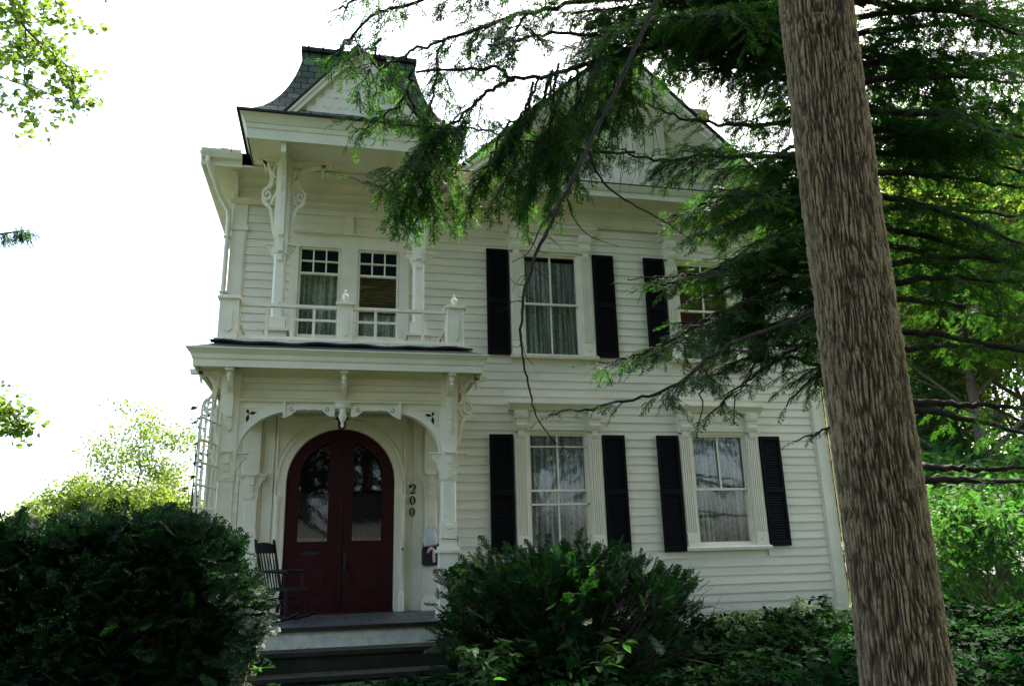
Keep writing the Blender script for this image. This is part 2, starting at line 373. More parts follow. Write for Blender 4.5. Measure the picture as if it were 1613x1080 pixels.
# water table
mb = MB()
for s0, s1 in ((HX0+.24, -3.36), (-1.0+.24, HX1-.27)): mb.prismx([(-.045, .40), (-.045, .585), (-.02, .61), (.01, .61), (.01, .40)], s0, s1)
mb.build('water_table', 'siding_paint', house)
# --- frieze, soffit and cornice
CZ = 7.50; CY = -.52
mb = MB()
for s0, s1 in ((HX0-.03, HX1+.03),):
    mb.box(s0, s1, -.05, .02, 7.12, CZ)
    mb.prismx([(-.10, 7.16), (-.05, 7.10), (-.05, 7.20), (-.10, 7.20)], s0, s1)
    mb.prismx([(-.085, 7.34), (-.05, 7.31), (-.05, 7.37), (-.085, 7.37)], s0, s1)
    mb.prismx([(-.20, CZ), (-.16, CZ-.08), (-.05, CZ-.14), (-.05, CZ)], s0, s1)
mb.build('frieze', 'soffit_paint', house)
mb = MB(); mb.box(HX0-.4, HX1+.4, CY, -.02, CZ, CZ+.03); mb.box(HX0-.4, HX0-.03, -.02, 9, CZ, CZ+.03); mb.box(HX1+.03, HX1+.4, -.02, 9, CZ, CZ+.03)
mb.build('soffit', 'soffit_paint', house)
mb = MB()
prof = [(CY, CZ-.02), (CY-.02, CZ-.02), (CY-.025, CZ+.07), (CY-.05, CZ+.09), (CY-.09, CZ+.17), (CY-.09, CZ+.185), (CY, CZ+.185)]
mb.prismx(prof, -.56, HX1+.45); mb.prismx(prof, HX0-.43, -3.87)
mb.build('cornice', 'trim_paint', house)
MB().prismx([(CY-.10, CZ+.188), (CY-.10, CZ+.205), (.05, CZ+.26), (.05, CZ+.188)], -.62, HX1+.47).build('ledge_flashing', 'roof_edge', house)
for a in (HX0-.43, HX1+.40): MB().box(a, a+.03, CY, 9, CZ-.02, CZ+.17).build('eave_board', 'trim_paint', house)
# scroll brackets under the eaves near the left corner
for bx in (HX0+.05, HX0+.16):
    mb = MB(); pr = [(-.06, 7.14), (-.06, CZ-.02), (-.42, CZ-.02), (-.42, CZ-.08), (-.30, CZ-.10), (-.20, CZ-.17), (-.15, CZ-.28)]
    mb.prismx(pr, bx-.03, bx+.03); mb.build('eave_bracket', 'soffit_paint', house) if bx < HX0+.1 else None
# --- roofs
def roof_slab(mb, a, b, c, d, th=.06):
    a, b, c, d = map(Vector, (a, b, c, d)); n = (b-a).cross(d-a).normalized()*th
    if n.z > 0: n = -n
    mb.add([a, b, c, d, a+n, b+n, c+n, d+n], [(0, 1, 2, 3), (7, 6, 5, 4), (0, 4, 5, 1), (1, 5, 6, 2), (2, 6, 7, 3), (3, 7, 4, 0)])
GXC, GAZ, GS = 2.42, 10.56, .93       # gable apex x, z, slope
GY0 = -.52
gl, gr = GXC-3.2, GXC+3.2; gz = GAZ-3.2*GS
mb = MB()
roof_slab(mb, (gl-.02, GY0-.04, gz-.02), (GXC, GY0-.04, GAZ), (GXC, 9.3, GAZ), (gl-.02, 9.3, gz-.02)); roof_slab(mb, (GXC, GY0-.04, GAZ), (gr+.9, GY0-.04, gz-.9*.93), (gr+.9, 9.3, gz-.9*.93), (GXC, 9.3, GAZ))
mb.build('roof', 'slate', house)
mb = MB()
roof_slab(mb, (HX0-.45, CY-.05, CZ+.20), (gl+.7, CY-.05, CZ+.20), (gl+.7, 4.2, CZ+1.5), (HX0+1.2, 4.2, CZ+1.5)); roof_slab(mb, (HX0-.45, 9.3, CZ+.20), (HX0-.45, CY-.05, CZ+.20), (HX0+1.2, 4.2, CZ+1.5), (HX0+1.2, 5, CZ+1.5))
roof_slab(mb, (gl+.7, 9.3, CZ+.20), (HX0-.45, 9.3, CZ+.20), (HX0+1.2, 5, CZ+1.5), (gl+.7, 5, CZ+1.5)); roof_slab(mb, (HX0+1.2, 4.2, CZ+1.5), (gl+.7, 4.2, CZ+1.5), (gl+.7, 5, CZ+1.5), (HX0+1.2, 5, CZ+1.5))
mb.build('roof', 'slate', house)
# gable wall with courses and rake boards
mb = MB(); mb.prismy([(gl+.25, CZ+.2), (gr-.25, CZ+.2), (GXC, GAZ-.25)], .03, .15)
z = CZ+.27
while z < GAZ-.35:
    hw = (GAZ-.18-z-ROW)/GS; 
    if hw > .1: mb.prismx([(-.002, z), (.018, z+ROW), (.03, z+ROW), (.03, z)], GXC-hw, GXC+hw)
    z += ROW
mb.build('gable_wall', 'gable_paint', house)
mb = MB(); mb.prismy([(gl+.25, CZ+.2), (gr-.25, CZ+.2), (GXC, GAZ-.25)], 9.0, 9.1); mb.build('gable_wall', 'gable_paint', house)
for sgn in (-1, 1):
    def rp(d, dz): return (GXC+sgn*d, GAZ-d*GS+dz)
    mb = MB(); e = 3.22
    q = [rp(0, -.075), rp(e, -.075), rp(e, -.30), rp(0, -.30)]
    mb.prismy(q if sgn > 0 else q[::-1], GY0, GY0+.035)
    q = [rp(0, -.10), rp(e, -.10), rp(e, -.17), rp(0, -.17)]
    mb.prismy(q if sgn > 0 else q[::-1], GY0-.03, GY0)
    q = [rp(0, -.29), rp(e-.02, -.29), rp(e-.02, -.32), rp(0, -.32)]
    mb.prismy(q if sgn > 0 else q[::-1], GY0+.035, .03)
    q = [rp(.05, -.32), rp(e-.1, -.32), rp(e-.1, -.48), rp(.05, -.48)]
    mb.prismy(q if sgn > 0 else q[::-1], -.05, .01)
    mb.build('rake_board', 'gable_paint', house)
# attic panel: pale boarded opening with pilasters and bracket caps
att = MB(); ax0, ax1, az0, az1 = 1.45, 3.40, CZ+.22, 9.35
att.box(ax0, ax1, -.04, -.004, az0, 9.55)
for x in (ax0, ax0+.62, ax1-.62-.09, ax1-.14): att.box(x, x+.12, -.085, -.04, az0, az1-.02)
for zz in (az0, 8.55, az1-.14): att.box(ax0, ax1, -.062, -.04, zz, zz+.10)
ob = att.build('attic_panel', 'gable_paint', house)
for x in (ax0+.02, ax1-.10):
    mb = MB(); mb.prismx([(-.04, 9.35), (-.04, 9.75), (-.26, 9.75), (-.26, 9.66), (-.20, 9.62), (-.18, 9.55), (-.10, 9.50), (-.08, 9.35)], x-.06, x+.12); mb.box(x-.1, x+.16, -.30, -.04, 9.75, 9.80); mb.build('bracket', 'gable_paint', ob)
# chimney
ch = MB(); ch.box(5.42, 6.02, 3.0, 3.6, 6.5, 11.55); ch.box(5.37, 6.07, 2.95, 3.65, 11.55, 11.72); ch.box(5.40, 6.04, 2.98, 3.62, 11.72, 11.80); ch.build('chimney', 'brick', house)

# --- windows
def curtain_mesh(x0, x1, z0, z1, y, folds, seed, parent, name='curtain', material='lace', gather=.0):
    r = np.random.default_rng(seed); nx_, nz_ = 72, 26
    u = np.linspace(0, 1, nx_); w = np.linspace(0, 1, nz_); U, Wz = np.meshgrid(u, w)
    ph = np.cumsum(r.uniform(.4, 1.6, nx_)); ph = ph/ph[-1]*folds*2*math.pi
    amp = .034*(.6+.4*Wz); Y = y+amp*np.sin(ph[None, :]+.5*np.sin(Wz*3+seed))+.006*np.sin(ph[None, :]*2.7+Wz*5)
    X = x0+(x1-x0)*U+gather*(U-.5)*(Wz-1)*.0; Z = z1-(z1-z0)*Wz
    I_ = np.arange(nx_*nz_).reshape(nz_, nx_); Fq = np.stack([I_[:-1, :-1], I_[1:, :-1], I_[1:, 1:], I_[:-1, 1:]], -1).reshape(-1, 4)
    return np_obj(name, np.stack([X, Y, Z], -1).reshape(-1, 3), Fq, material, parent, True)
def window(xo, gz0, gz1, capz0, capz1, sill, low_muntin=True, storm=False, meet=None, blind=False):
    cx = xo+.729
    mb = MB()
    gx0, gx1 = xo+.255, xo+1.185
    # flat casing jamb, head, sill
    mb.box(xo+.01, gx0-.03, -.045, .02, sill+.07, gz1+.02); mb.box(gx1+.03, xo+1.448, -.045, .02, sill+.07, gz1+.02)
    mb.box(xo+.01, xo+1.448, -.05, .02, gz1+.06, capz0)
    for s in (0, 1):      # fluted pilaster strips
        a = xo+.02 if s == 0 else xo+1.228
        for j in range(5): mb.box(a+.012+j*.036, a+.012+j*.036+.022, -.062, -.045, sill+.30, gz1-.08)
        mb.box(a, a+.205, -.066, -.045, sill+.07, sill+.26)
        mb.box(a+.09, a+.12, -.075, -.066, sill+.15, sill+.18)
    mb.prismx([(-.10, sill), (-.11, sill+.045), (-.05, sill+.07), (.02, sill+.07), (.02, sill)], xo-.015, xo+1.475)
    # frieze panel under the cap
    mb.box(xo+.26, xo+1.2, -.062, -.05, capz0-.17, capz0-.03); mb.box(xo+.30, xo+.66, -.074, -.062, capz0-.10, capz0-.05); mb.box(xo+.80, xo+1.16, -.074, -.062, capz0-.10, capz0-.05)
    mb.box(xo+.66, xo+.80, -.08, -.062, capz0-.15, capz0-.005)
    mb.box(xo+.25, xo+1.21, -.066, -.05, gz1+.075, gz1+.105); mb.box(xo+.25, xo+1.21, -.060, -.05, gz1+.12, gz1+.14)
    w = mb.build('window', 'trim_paint', house)
    cb = MB()
    cb.prismx([(-.02, capz0), (-.10, capz0), (-.12, capz0+.03), (-.17, capz0+.085), (-.185, capz0+.09), (-.185, capz0+.115), (-.02, capz0+.14)], xo-.08, xo+1.54)
    cb.build('cap', 'trim_paint', w)
    for a in (xo+.015, xo+1.233):
        b = MB(); z1 = capz0
        b.box(a, a+.21, -.13, -.045, z1-.13, z1-.002); b.box(a+.05, a+.16, -.14, -.13, z1-.10, z1-.03)
        b.prismx([(-.045, z1-.13), (-.115, z1-.13), (-.105, z1-.20), (-.115, z1-.24), (-.10, z1-.29), (-.075, z1-.33), (-.045, z1-.33)], a+.02, a+.19)
        b.prismx([(-.045, z1-.33), (-.085, z1-.33), (-.08, z1-.39), (-.06, z1-.44), (-.045, z1-.45)], a+.05, a+.16)
        b.build('bracket', 'trim_paint', w)
    # frame around the sash
    fr = MB(); fr.box(gx0-.06, gx0-.018, -.02, .06, gz0-.07, gz1+.06); fr.box(gx1+.018, gx1+.06, -.02, .06, gz0-.07, gz1+.06); fr.box(gx0-.018, gx1+.018, -.02, .06, gz1+.02, gz1+.06); fr.box(gx0-.018, gx1+.018, -.02, .06, gz0-.07, gz0-.03)
    fr.build('frame', 'trim_paint', w)
    mz = meet if meet else (gz0+gz1)/2
    sh = MB(); yb = .02
    def sash(z0, z1, y, munt):
        sh.box(gx0-.018, gx0+.022, y, y+.03, z0, z1); sh.box(gx1-.022, gx1+.018, y, y+.03, z0, z1)
        sh.box(gx0+.022, gx1-.022, y, y+.03, z0, z0+.035); sh.box(gx0+.022, gx1-.022, y, y+.03, z1-.035, z1)
        if munt: sh.box((gx0+gx1)/2-.013, (gx0+gx1)/2+.013, y+.003, y+.025, z0+.035, z1-.035)
    sash(mz-.02, gz1+.02, .01, True); sash(gz0-.03, mz+.02, .045, low_muntin)
    sh.build('sash', 'trim_paint', w)
    if storm:
        st = MB(); st.box(gx0-.018, gx1+.018, -.012, .006, 2.40, 2.43); st.box(gx0-.018, gx1+.018, -.012, .006, 3.30, 3.32); st.box(gx0-.018, gx0+.004, -.012, .006, gz0, gz1+.02); st.box(gx1-.004, gx1+.018, -.012, .006, gz0, gz1+.02); st.build('storm_frame', 'trim_paint', w)
    MB().box(gx0+.01, gx1-.01, .052, .057, gz0, gz1).build('pane', 'glass', w)
    if blind:
        MB().box(gx0, gx1, .12, .13, mz-.2, gz1).build('blind', 'blind', w)
        curtain_mesh(gx0-.02, gx1+.02, gz0-.1, mz+.1, .17, 7, int(xo*7)+3, w)
    else:
        mid = (gx0+gx1)/2; top = gz1-(.07 if gz0 > 4 else .0)
        curtain_mesh(gx0-.03, mid+.02, gz0-.1, top, .115, 6, int(xo*10+gz0), w); curtain_mesh(mid+.01, gx1+.03, gz0-.1, top, .125, 7, int(xo*10+gz0)+5, w)
    return w
window(XS[0], 1.76, 3.50, 3.88, 4.0, 1.66, storm=True, meet=2.63)
window(XS[1], 1.79, 3.50, 3.88, 4.0, 1.66, low_muntin=False, meet=2.63)
window(XS[0], 4.84, 6.55, 6.93, 7.05, 4.74)
window(XS[1], 4.84, 6.55, 6.93, 7.05, 4.74, blind=True)
# --- shutters: louvred, black
def shutter(x0, z0, z1):
    mb = MB(); y0, y1 = -.065, -.028; x1 = x0+.375
    mb.box(x0, x0+.045, y0, y1, z0, z1); mb.box(x1-.045, x1, y0, y1, z0, z1)
    zm = z0+(z1-z0)*.5
    for a, b in ((z0, z0+.08), (zm-.04, zm+.04), (z1-.06, z1)): mb.box(x0+.045, x1-.045, y0, y1, a, b)
    s = mb.build('shutter', 'shutter_paint', house)
    lv = MB()
    for a, b in ((z0+.08, zm-.04), (zm+.04, z1-.06)):
        n = int((b-a)/.04)
        for i in range(n):
            z = a+(i+.5)*(b-a)/n; lv.prismx([(y0+.006, z-.022), (y0+.010, z-.026), (y1-.002, z+.018), (y1-.006, z+.022)], x0+.045, x1-.045)
    lv.build('louvres', 'shutter_paint', s)
for (x, lo, hi) in ((.004, 4.785, 6.604), (1.855, 4.785, 6.604), (2.788, 4.785, 6.604), (4.64, 4.785, 6.604)): shutter(x, lo, hi)
for (x, lo, hi) in ((.004, 1.685, 3.497), (1.855, 1.685, 3.497), (2.788, 1.655, 3.497), (4.64, 1.705, 3.497)): shutter(x, lo, hi)

# --- balcony double window
mb = MB(); bx0, bx1 = -3.12, -1.27
mb.box(bx0, -2.99, -.05, .02, 4.32, 7.12); mb.box(-1.43, bx1, -.05, .02, 4.32, 7.12); mb.box(-2.35, -2.08, -.05, .02, 4.32, 6.45)
mb.box(-2.99, -1.43, -.05, .02, 6.45, 7.12)
mb.box(-2.99, -2.35, -.05, .02, 4.32, 4.97); mb.box(-2.08, -1.43, -.05, .02, 4.32, 4.97)
# entablature with stepped lintel
for a, b, d in ((bx0+.04, -2.16, .03), (-2.16, bx1-.04, 0)):
    z0 = 6.67; mb.prismx([(-.05, z0), (-.085-d, z0), (-.10-d, z0+.03), (-.085-d, z0+.05), (-.07-d, z0+.08), (-.05, z0+.08)], a, b-.004)
    mb.box(a, b-.004, -.072-d, -.05, z0+.08, z0+.30)
    n = 2
    for i in range(n):
        xx = a+.06+i*.48; 
        if xx+.36 < b: mb.box(xx, xx+.36, -.086-d, -.072-d, z0+.16, z0+.22)
    mb.box(a, b-.004, -.11-d, -.05, z0+.30, z0+.36)
mb.box(-2.30, -2.165, -.13, -.05, 6.66, 7.04)
bw = mb.build('window', 'trim_paint', house)
for gx0, gx1 in ((-2.965, -2.375), (-2.055, -1.455)):
    s = MB(); s.box(gx0-.02, gx0+.012, -.02, .03, 4.97, 6.45); s.box(gx1-.012, gx1+.02, -.02, .03, 4.97, 6.45)
    for a, b in ((4.97, 5.02), (6.0, 6.035), (6.42, 6.45)): s.box(gx0+.012, gx1-.012, -.02, .03, a, b)
    for i in (1, 2): xx = gx0+(gx1-gx0)*i/3; s.box(xx-.011, xx+.011, -.018, .028, 6.035, 6.42)
    s.box(gx0+.012, gx1-.012, -.018+.001, .027, 6.215, 6.235)
    s.build('sash', 'trim_paint', bw)
    MB().box(gx0, gx1, .032, .038, 6.02, 6.44).build('pane', 'dark_glass', bw, label='dark stained upper panes of the balcony window'); MB().box(gx0, gx1, .032, .038, 5.0, 6.012).build('pane', 'glass', bw)
    if gx0 < -2.5: curtain_mesh(gx0-.02, gx1+.02, 4.9, 6.05, .15, 6, 11, bw)
    else:
        bl = MB()
        for i in range(13): z = 5.42+i*.048; bl.prismx([(.11, z), (.115, z+.002), (.135, z+.036), (.13, z+.038)], gx0, gx1)
        bl.build('blind', 'blind', bw); curtain_mesh(gx0-.02, gx1+.02, 4.9, 5.55, .15, 6, 12, bw)

# --- porch
PC = -2.25; PLX, PRX = -3.61, -.89; PY = -1.75; FZ = .93
mb = MB(); mb.box(-3.95, -.55, -2.02, .02, FZ-.05, FZ)
for i in range(22):
    x = -3.95+i*3.4/22; mb.box(x+.001, x+3.4/22-.004, -2.06, 0, FZ, FZ+.012)
pf = mb.build('porch_floor', 'floor_paint', house)
mb = MB(); mb.box(-3.92, -.58, -1.99, -1.95, .42, FZ-.05); mb.box(-3.92, -3.88, -1.95, 0, .42, FZ-.05); mb.box(-.62, -.58, -1.95, 0, .42, FZ-.05); mb.build('porch_skirt', 'worn_paint', house)
for i, (y0, zt) in enumerate(((-2.36, .70), (-2.72, .49), (-3.10, .30))):
    mb = MB(); mb.prismx([(-1.99, -.1), (-1.99, zt), (y0, zt), (y0, zt-.045), (y0+.03, zt-.05), (y0+.03, -.1)], -3.15-.02*i, -1.0+.02*i) if i == 0 else mb.prismx([(y0+.39-.03, -.1), (y0+.39-.03, zt), (y0, zt), (y0, zt-.045), (y0+.03, zt-.05), (y0+.03, -.1)], -3.15-.02*i, -1.0+.02*i)
    mb.build('porch_step', 'step_stone', house)
# planked back wall round the doorway, with pilasters
DC = -2.228; DW = .777; DSZ = 2.78
mb = MB(); xx = -3.655
while xx < -.81:
    x1 = min(xx+.155, -.80)
    if x1 < -3.17 or xx > -1.29: mb.cbox(xx+.002, x1-.002, -.012, .02, FZ+.012, 4.1, .005)
    else: mb.cbox(xx+.002, x1-.002, -.012, .02, 3.72, 4.1, .005)
    xx = x1
mb.build('porch_wall', 'trim_paint', house)
def arc(cx, cz, r, a0, a1, n): return [(cx+r*math.cos(a0+(a1-a0)*i/n), cz+r*math.sin(a0+(a1-a0)*i/n)) for i in range(n+1)]
sur = MB(); N = 28
OX0, OX1, OZ = -3.17, -1.286, 3.74
# flat field: outline rectangle minus arch
ar = arc(DC, DSZ, DW+.002, math.pi, 0, N)
rect = []
for (x, z) in ar:
    a = math.atan2(z-DSZ, x-DC); c, s_ = math.cos(a), math.sin(a)
    t = min(((OX1-DC)/c if c > 1e-6 else ((OX0-DC)/c if c < -1e-6 else 1e9)), ((OZ-DSZ)/s_ if s_ > 1e-6 else 1e9)); rect.append((DC+c*t, DSZ+s_*t))
sur.band(rect, ar, -.03, .06)
for (a, b) in ((OX0, DC-DW-.002), (DC+DW+.002, OX1)): sur.box(a, b, -.03, .06, FZ+.012, DSZ)
# raised arch moulding
sur.band(arc(DC, DSZ, DW+.135, math.pi, 0, N), arc(DC, DSZ, DW+.01, math.pi, 0, N), -.06, -.03)
sur.band(arc(DC, DSZ, DW+.15, math.pi, 0, N), arc(DC, DSZ, DW+.115, math.pi, 0, N), -.075, -.06)
for s in (-1, 1):
    a = DC+s*(DW+.07); sur.box(a-.055, a+.055, -.055, -.03, FZ+.012, DSZ-.0); sur.lathe((DC+s*(DW+.115), -.06, 0), [(.045, FZ+.012), (.045, FZ+.25), (.03, FZ+.28), (.028, DSZ-.32), (.04, DSZ-.28), (.045, DSZ-.22), (.045, DSZ-.2)], 10)
    # spandrel mouldings
    A = arc(DC, DSZ, DW+.20, math.pi*.5-s*.62, math.pi*.5-s*1.2, 8); B = arc(DC, DSZ, DW+.185, math.pi*.5-s*.62, math.pi*.5-s*1.2, 8)
    sur.band(A, B, -.045, -.03)
    xe = OX1 if s > 0 else OX0
    sur.box(min(xe, xe-s*.03), max(xe, xe-s*.03), -.055, -.03, FZ+.2, OZ); 
sur.box(OX0+.03, OX1-.03, -.055, -.03, OZ-.03, OZ)
sur.build('door_surround', 'trim_paint', house)
# doors
for s in (-1, 1):
    lf = MB(); n = 16
    # leaf outline (half arch), with glazed opening shaped to the arch
    x_in = DC+s*.004; R0 = DW-.004
    gin, gout = DC+s*.165, DC+s*.605         # glass inner / outer x
    gr_ = abs(gout-DC); gb = 1.93
    def zt(x, r): return DSZ+math.sqrt(max(0, r*r-(x-DC)**2))
    def pr(lst): return lst if s > 0 else lst[::-1]
    # stiles and rails as strips in x
    def strip(xa, xb, zb_fun, zt_fun, k=8):
        A = [(xa+(xb-xa)*i/k, zt_fun(xa+(xb-xa)*i/k)) for i in range(k+1)]; B = [(xa+(xb-xa)*i/k, zb_fun(xa+(xb-xa)*i/k)) for i in range(k+1)]
        if s < 0: A, B = A[::-1], B[::-1]
        lf.band(A, B, .01, .06)
    strip(x_in, gin, lambda x: FZ+.02, lambda x: zt(x, R0)); strip(gin, gout, lambda x: DSZ-.02+math.sqrt(max(0, (gr_+.02)**2-(x-DC)**2)), lambda x: zt(x, R0), 12)
    strip(gout, DC+s*R0, lambda x: FZ+.02, lambda x: zt(x, R0), 10); strip(gin, gout, lambda x: FZ+.02, lambda x: gb)
    # lower raised panels, octagonal, with a bottom band and central astragal
    xa, xb = sorted((DC+s*.17, DC+s*.60)); z0, z1 = 1.22, 1.68; c = .06
    lf.prismy([(xa, z0), (xb, z0), (xb, z1-c), (xb-c, z1), (xa+c, z1), (xa, z1-c)], -.004, .01)
    lf.prismy([(xa+.04, z0+.04), (xb-.04, z0+.04), (xb-.04, z1-c-.03), (xb-c-.03, z1-.04), (xa+c+.03, z1-.04), (xa+.04, z1-c-.03)], -.016, -.004)
    lf.box(xa, xb, -.003, .01, 1.04, 1.14); lf.box(xa, xb, -.002, .01, 1.74, 1.80)
    # glass bead
    for xx in (gin, gout): lf.box(min(xx, xx+s*.0)-.012, xx+.012, -.006, .01, gb-.02, 3.0 if abs(xx-DC) > .4 else 3.3)
    lf.box(min(gin, gout), max(gin, gout), -.006, .01, gb-.02, gb+.004)
    d = lf.build('door', 'door_paint', house)
    A = [(gin+(gout-gin)*i/10, DSZ-.02+math.sqrt(max(0, gr_**2-(gin+(gout-gin)*i/10-DC)**2))) for i in range(11)]
    B = [(a[0], gb) for a in A]
    if s < 0: A, B = A[::-1], B[::-1]
    MB().band(A, B, .03, .036).build('glass', 'door_glass', d)
    # diamond lattice of lead cames
    gm = MB(); xa, xb = sorted((gin, gout)); st = .046
    def top_at(x): return DSZ-.02+math.sqrt(max(0, gr_**2-(x-DC)**2))
    q = -80
    for q in range(-10, 70):
        for sg in (-1, 1):
            # line z = z0 + sg*1.6*(x-xa)
            zz0 = gb+q*st*1.25 if sg > 0 else gb+q*st*1.25
            P = []
            for i in range(13):
                x = xa+(xb-xa)*i/12; z = zz0+sg*1.6*(x-xa)-(0 if sg > 0 else -0)
                P.append((x, z, gb < z < min(top_at(x), 2.62)))
            seg = [p for p in P if p[2]]
            if len(seg) > 1:
                (x0_, z0_, _), (x1_, z1_, _) = seg[0], seg[-1]; w_ = .0075
                gm.add([(x0_, .024, z0_-w_), (x1_, .024, z1_-w_), (x1_, .024, z1_+w_), (x0_, .024, z0_+w_), (x0_, .029, z0_-w_), (x1_, .029, z1_-w_), (x1_, .029, z1_+w_), (x0_, .029, z0_+w_)], [(0, 1, 2, 3), (7, 6, 5, 4), (0, 4, 5, 1), (2, 6, 7, 3)])
    gm.build('lead_lattice', 'black_iron', d)
    if s > 0:
        h = MB(); h.box(DC+.06, DC+.105, -.008, .01, 1.52, 1.78); h.lathe((0, 0, 0), [(.001, 0)], 3) if 0 else None
        h.tube([(DC+.082, -.005, 1.62), (DC+.082, -.06, 1.62)], .010, 8); h.tube([(DC+.082, -.055, 1.62), (DC+.082, -.085, 1.62)], [.030, .026], 12); h.build('handle', 'black_iron', d)
    else:
        MB().box(DC-.52, DC-.30, -.008, .01, 1.745, 1.79).build('letter_slot', 'black_iron', d)
        # paper notice behind the left glass
        MB().box(DC-.50, DC-.39, .018, .0215, 2.36, 2.47).build('notice', 'far_leaf', d, label='small yellow-green square notice in the glass') if 0 else None
MB().box(DC-.012, DC+.028, -.02, .012, FZ+.02, DSZ+DW-.03).build('astragal', 'door_paint', house)
MB().box(DC-DW, DC+DW, -.08, .1, FZ+.012, FZ+.03).build('threshold', 'door_dark', house)
# house number, carved serif digits
def digit_zero(cx, cz, w, h, parent):
    mb = MB(); n = 24; A = []; B = []
    for i in range(n+1):
        a = 2*math.pi*i/n; A.append((cx+w/2*math.cos(a), cz+h/2*math.sin(a))); t = .55; B.append((cx+(w/2-.023)*math.cos(a), cz+(h/2-.010)*math.sin(a)))
    mb.band(A, B, -.030, -.013); mb.build('house_number_digit', 'digit_black', parent)
def digit_two(cx, cz, w, h, parent):
    P = [(-.42, .22, .02), (-.40, .34, .035), (-.22, .47, .012), (.05, .5, .016), (.30, .42, .026), (.38, .22, .03), (.28, .02, .026), (.02, -.2, .016), (-.22, -.36, .01), (-.36, -.44, .01)]
    mb = MB(); A = []; B = []
    for i, (x, z, t) in enumerate(P):
        x0, z0 = P[max(i-1, 0)][:2]; x1, z1 = P[min(i+1, len(P)-1)][:2]; d = Vector(((x1-x0)*w, (z1-z0)*h)).normalized(); nn = Vector((-d.y, d.x))
        A.append((cx+x*w+nn.x*t/2, cz+z*h+nn.y*t/2)); B.append((cx+x*w-nn.x*t/2, cz+z*h-nn.y*t/2))
    mb.band(A, B, -.030, -.013)
    mb.prismy([(cx-.42*w, cz-.5*h), (cx+.36*w, cz-.5*h), (cx+.47*w, cz-.26*h), (cx+.42*w, cz-.26*h), (cx+.30*w, cz-.37*h), (cx-.25*w, cz-.37*h), (cx-.42*w, cz-.43*h)], -.030, -.013)
    mb.lathe((0, 0, 0), [(.0, 0)], 3) if 0 else None
    mb.prismy(arc(cx-.33*w, cz+.26*h, .016, 0, 2*math.pi, 10)[:-1], -.030, -.0131)
    mb.build('house_number_digit', 'digit_black', parent)
digit_two(-1.18, 2.665, .095, .135, house); digit_zero(-1.18, 2.50, .085, .13, house); digit_zero(-1.185, 2.328, .085, .13, house)
mb = MB(); mb.prismy([(-1.352, 1.80), (-1.33, 1.74), (-1.308, 1.80), (-1.33, 1.86)], -.085, -.07); mb.tube([(-1.33, -.08, 1.80), (-1.33, -.10, 1.80)], .012, 8); mb.build('doorbell', 'black_iron', house)

# posts / pilasters with scroll capitals
def corbel(mb, x, y, z, s, w=.07, sc=1.):
    """little bracket with shelf on the side s (x direction) of a post face"""
    mb.box(min(x, x+s*.17*sc), max(x, x+s*.17*sc), y-.05, y+.05, z-.018, z+.006)
    A = [(x+s*.0, z-.018), (x+s*.135*sc, z-.02), (x+s*.15*sc, z-.07*sc), (x+s*.12*sc, z-.12*sc), (x+s*.07*sc, z-.16*sc), (x+s*.05*sc, z-.22*sc), (x+s*.015*sc, z-.30*sc), (x, z-.34*sc)]
    mb.prismy(A if s < 0 else A[::-1], y-.028, y+.028)
    a, b = spiral(x+s*.095*sc, z-.075*sc, .038*sc, 1.1, s, math.pi*.5, 16, .01, .008)
    mb.band(a, b, y-.04, y-.028)
def porch_post(x, y, z0, z1, capz, name='porch_post', w=.20, wall=False):
    mb = MB(); hw = w/2; d = hw if not wall else .07; yc = y
    y0, y1 = (yc-hw, yc+hw) if not wall else (yc-d, yc)
    def seg(z_0, z_1, g=0, ch=.0):
        if ch: mb.prismz([(x-hw-g, y1+g), (x-hw-g, y0-g+ch), (x-hw-g+ch, y0-g), (x+hw+g-ch, y0-g), (x+hw+g, y0-g+ch), (x+hw+g, y1+g-(ch if not wall else 0)), (x+hw+g-ch, y1+g), (x-hw-g+ch, y1+g)] if not wall else [(x-hw-g, y1), (x-hw-g, y0-g+ch), (x-hw-g+ch, y0-g), (x+hw+g-ch, y0-g), (x+hw+g, y0-g+ch), (x+hw+g, y1)], z_0, z_1)
        else: mb.box(x-hw-g, x+hw+g, y0-g, y1+(g if not wall else 0), z_0, z_1)
    base = z0
    seg(base, base+.16, .045); seg(base+.16, base+.78, .02); seg(base+.78, base+.82, .05); seg(base+.82, base+.86, .03)
    seg(base+.86, base+1.16, 0); seg(base+1.16, capz-.36, -.008, .016); seg(capz-.36, z1, 0)
    # dado panel, rosettes, applied sticks
    mb.box(x-.05, x+.05, y0-.034, y0-.02, base+.24, base+.70)
    mb.tube([(x, y0-.0, base+1.10), (x, y0-.022, base+1.10)], [.036, .030], 14)
    mb.prismy([(x-.05, base+1.24), (x+.01, base+1.18), (x+.05, base+1.18), (x-.0, base+1.26)], y0+.004, y0+.02)
    mb.box(x-.035, x+.035, y0-.04, y0, capz-.15, capz-.02); mb.box(x-.03, x+.03, y0-.028, y0, capz-.24, capz-.17); mb.box(x-.03, x+.03, y0-.02, y0, capz-.33, capz-.27)
    mb.box(x-.065, x+.065, y0-.06, y0, capz-.018, capz+.008)
    p = mb.build(name, 'trim_paint', house)
    for s_ in (-1, 1): c = MB(); corbel(c, x+s_*hw, yc if not wall else yc-.04, capz, s_, sc=.8 if not wall else .6); c.build('capital', 'trim_paint', p)
    return p
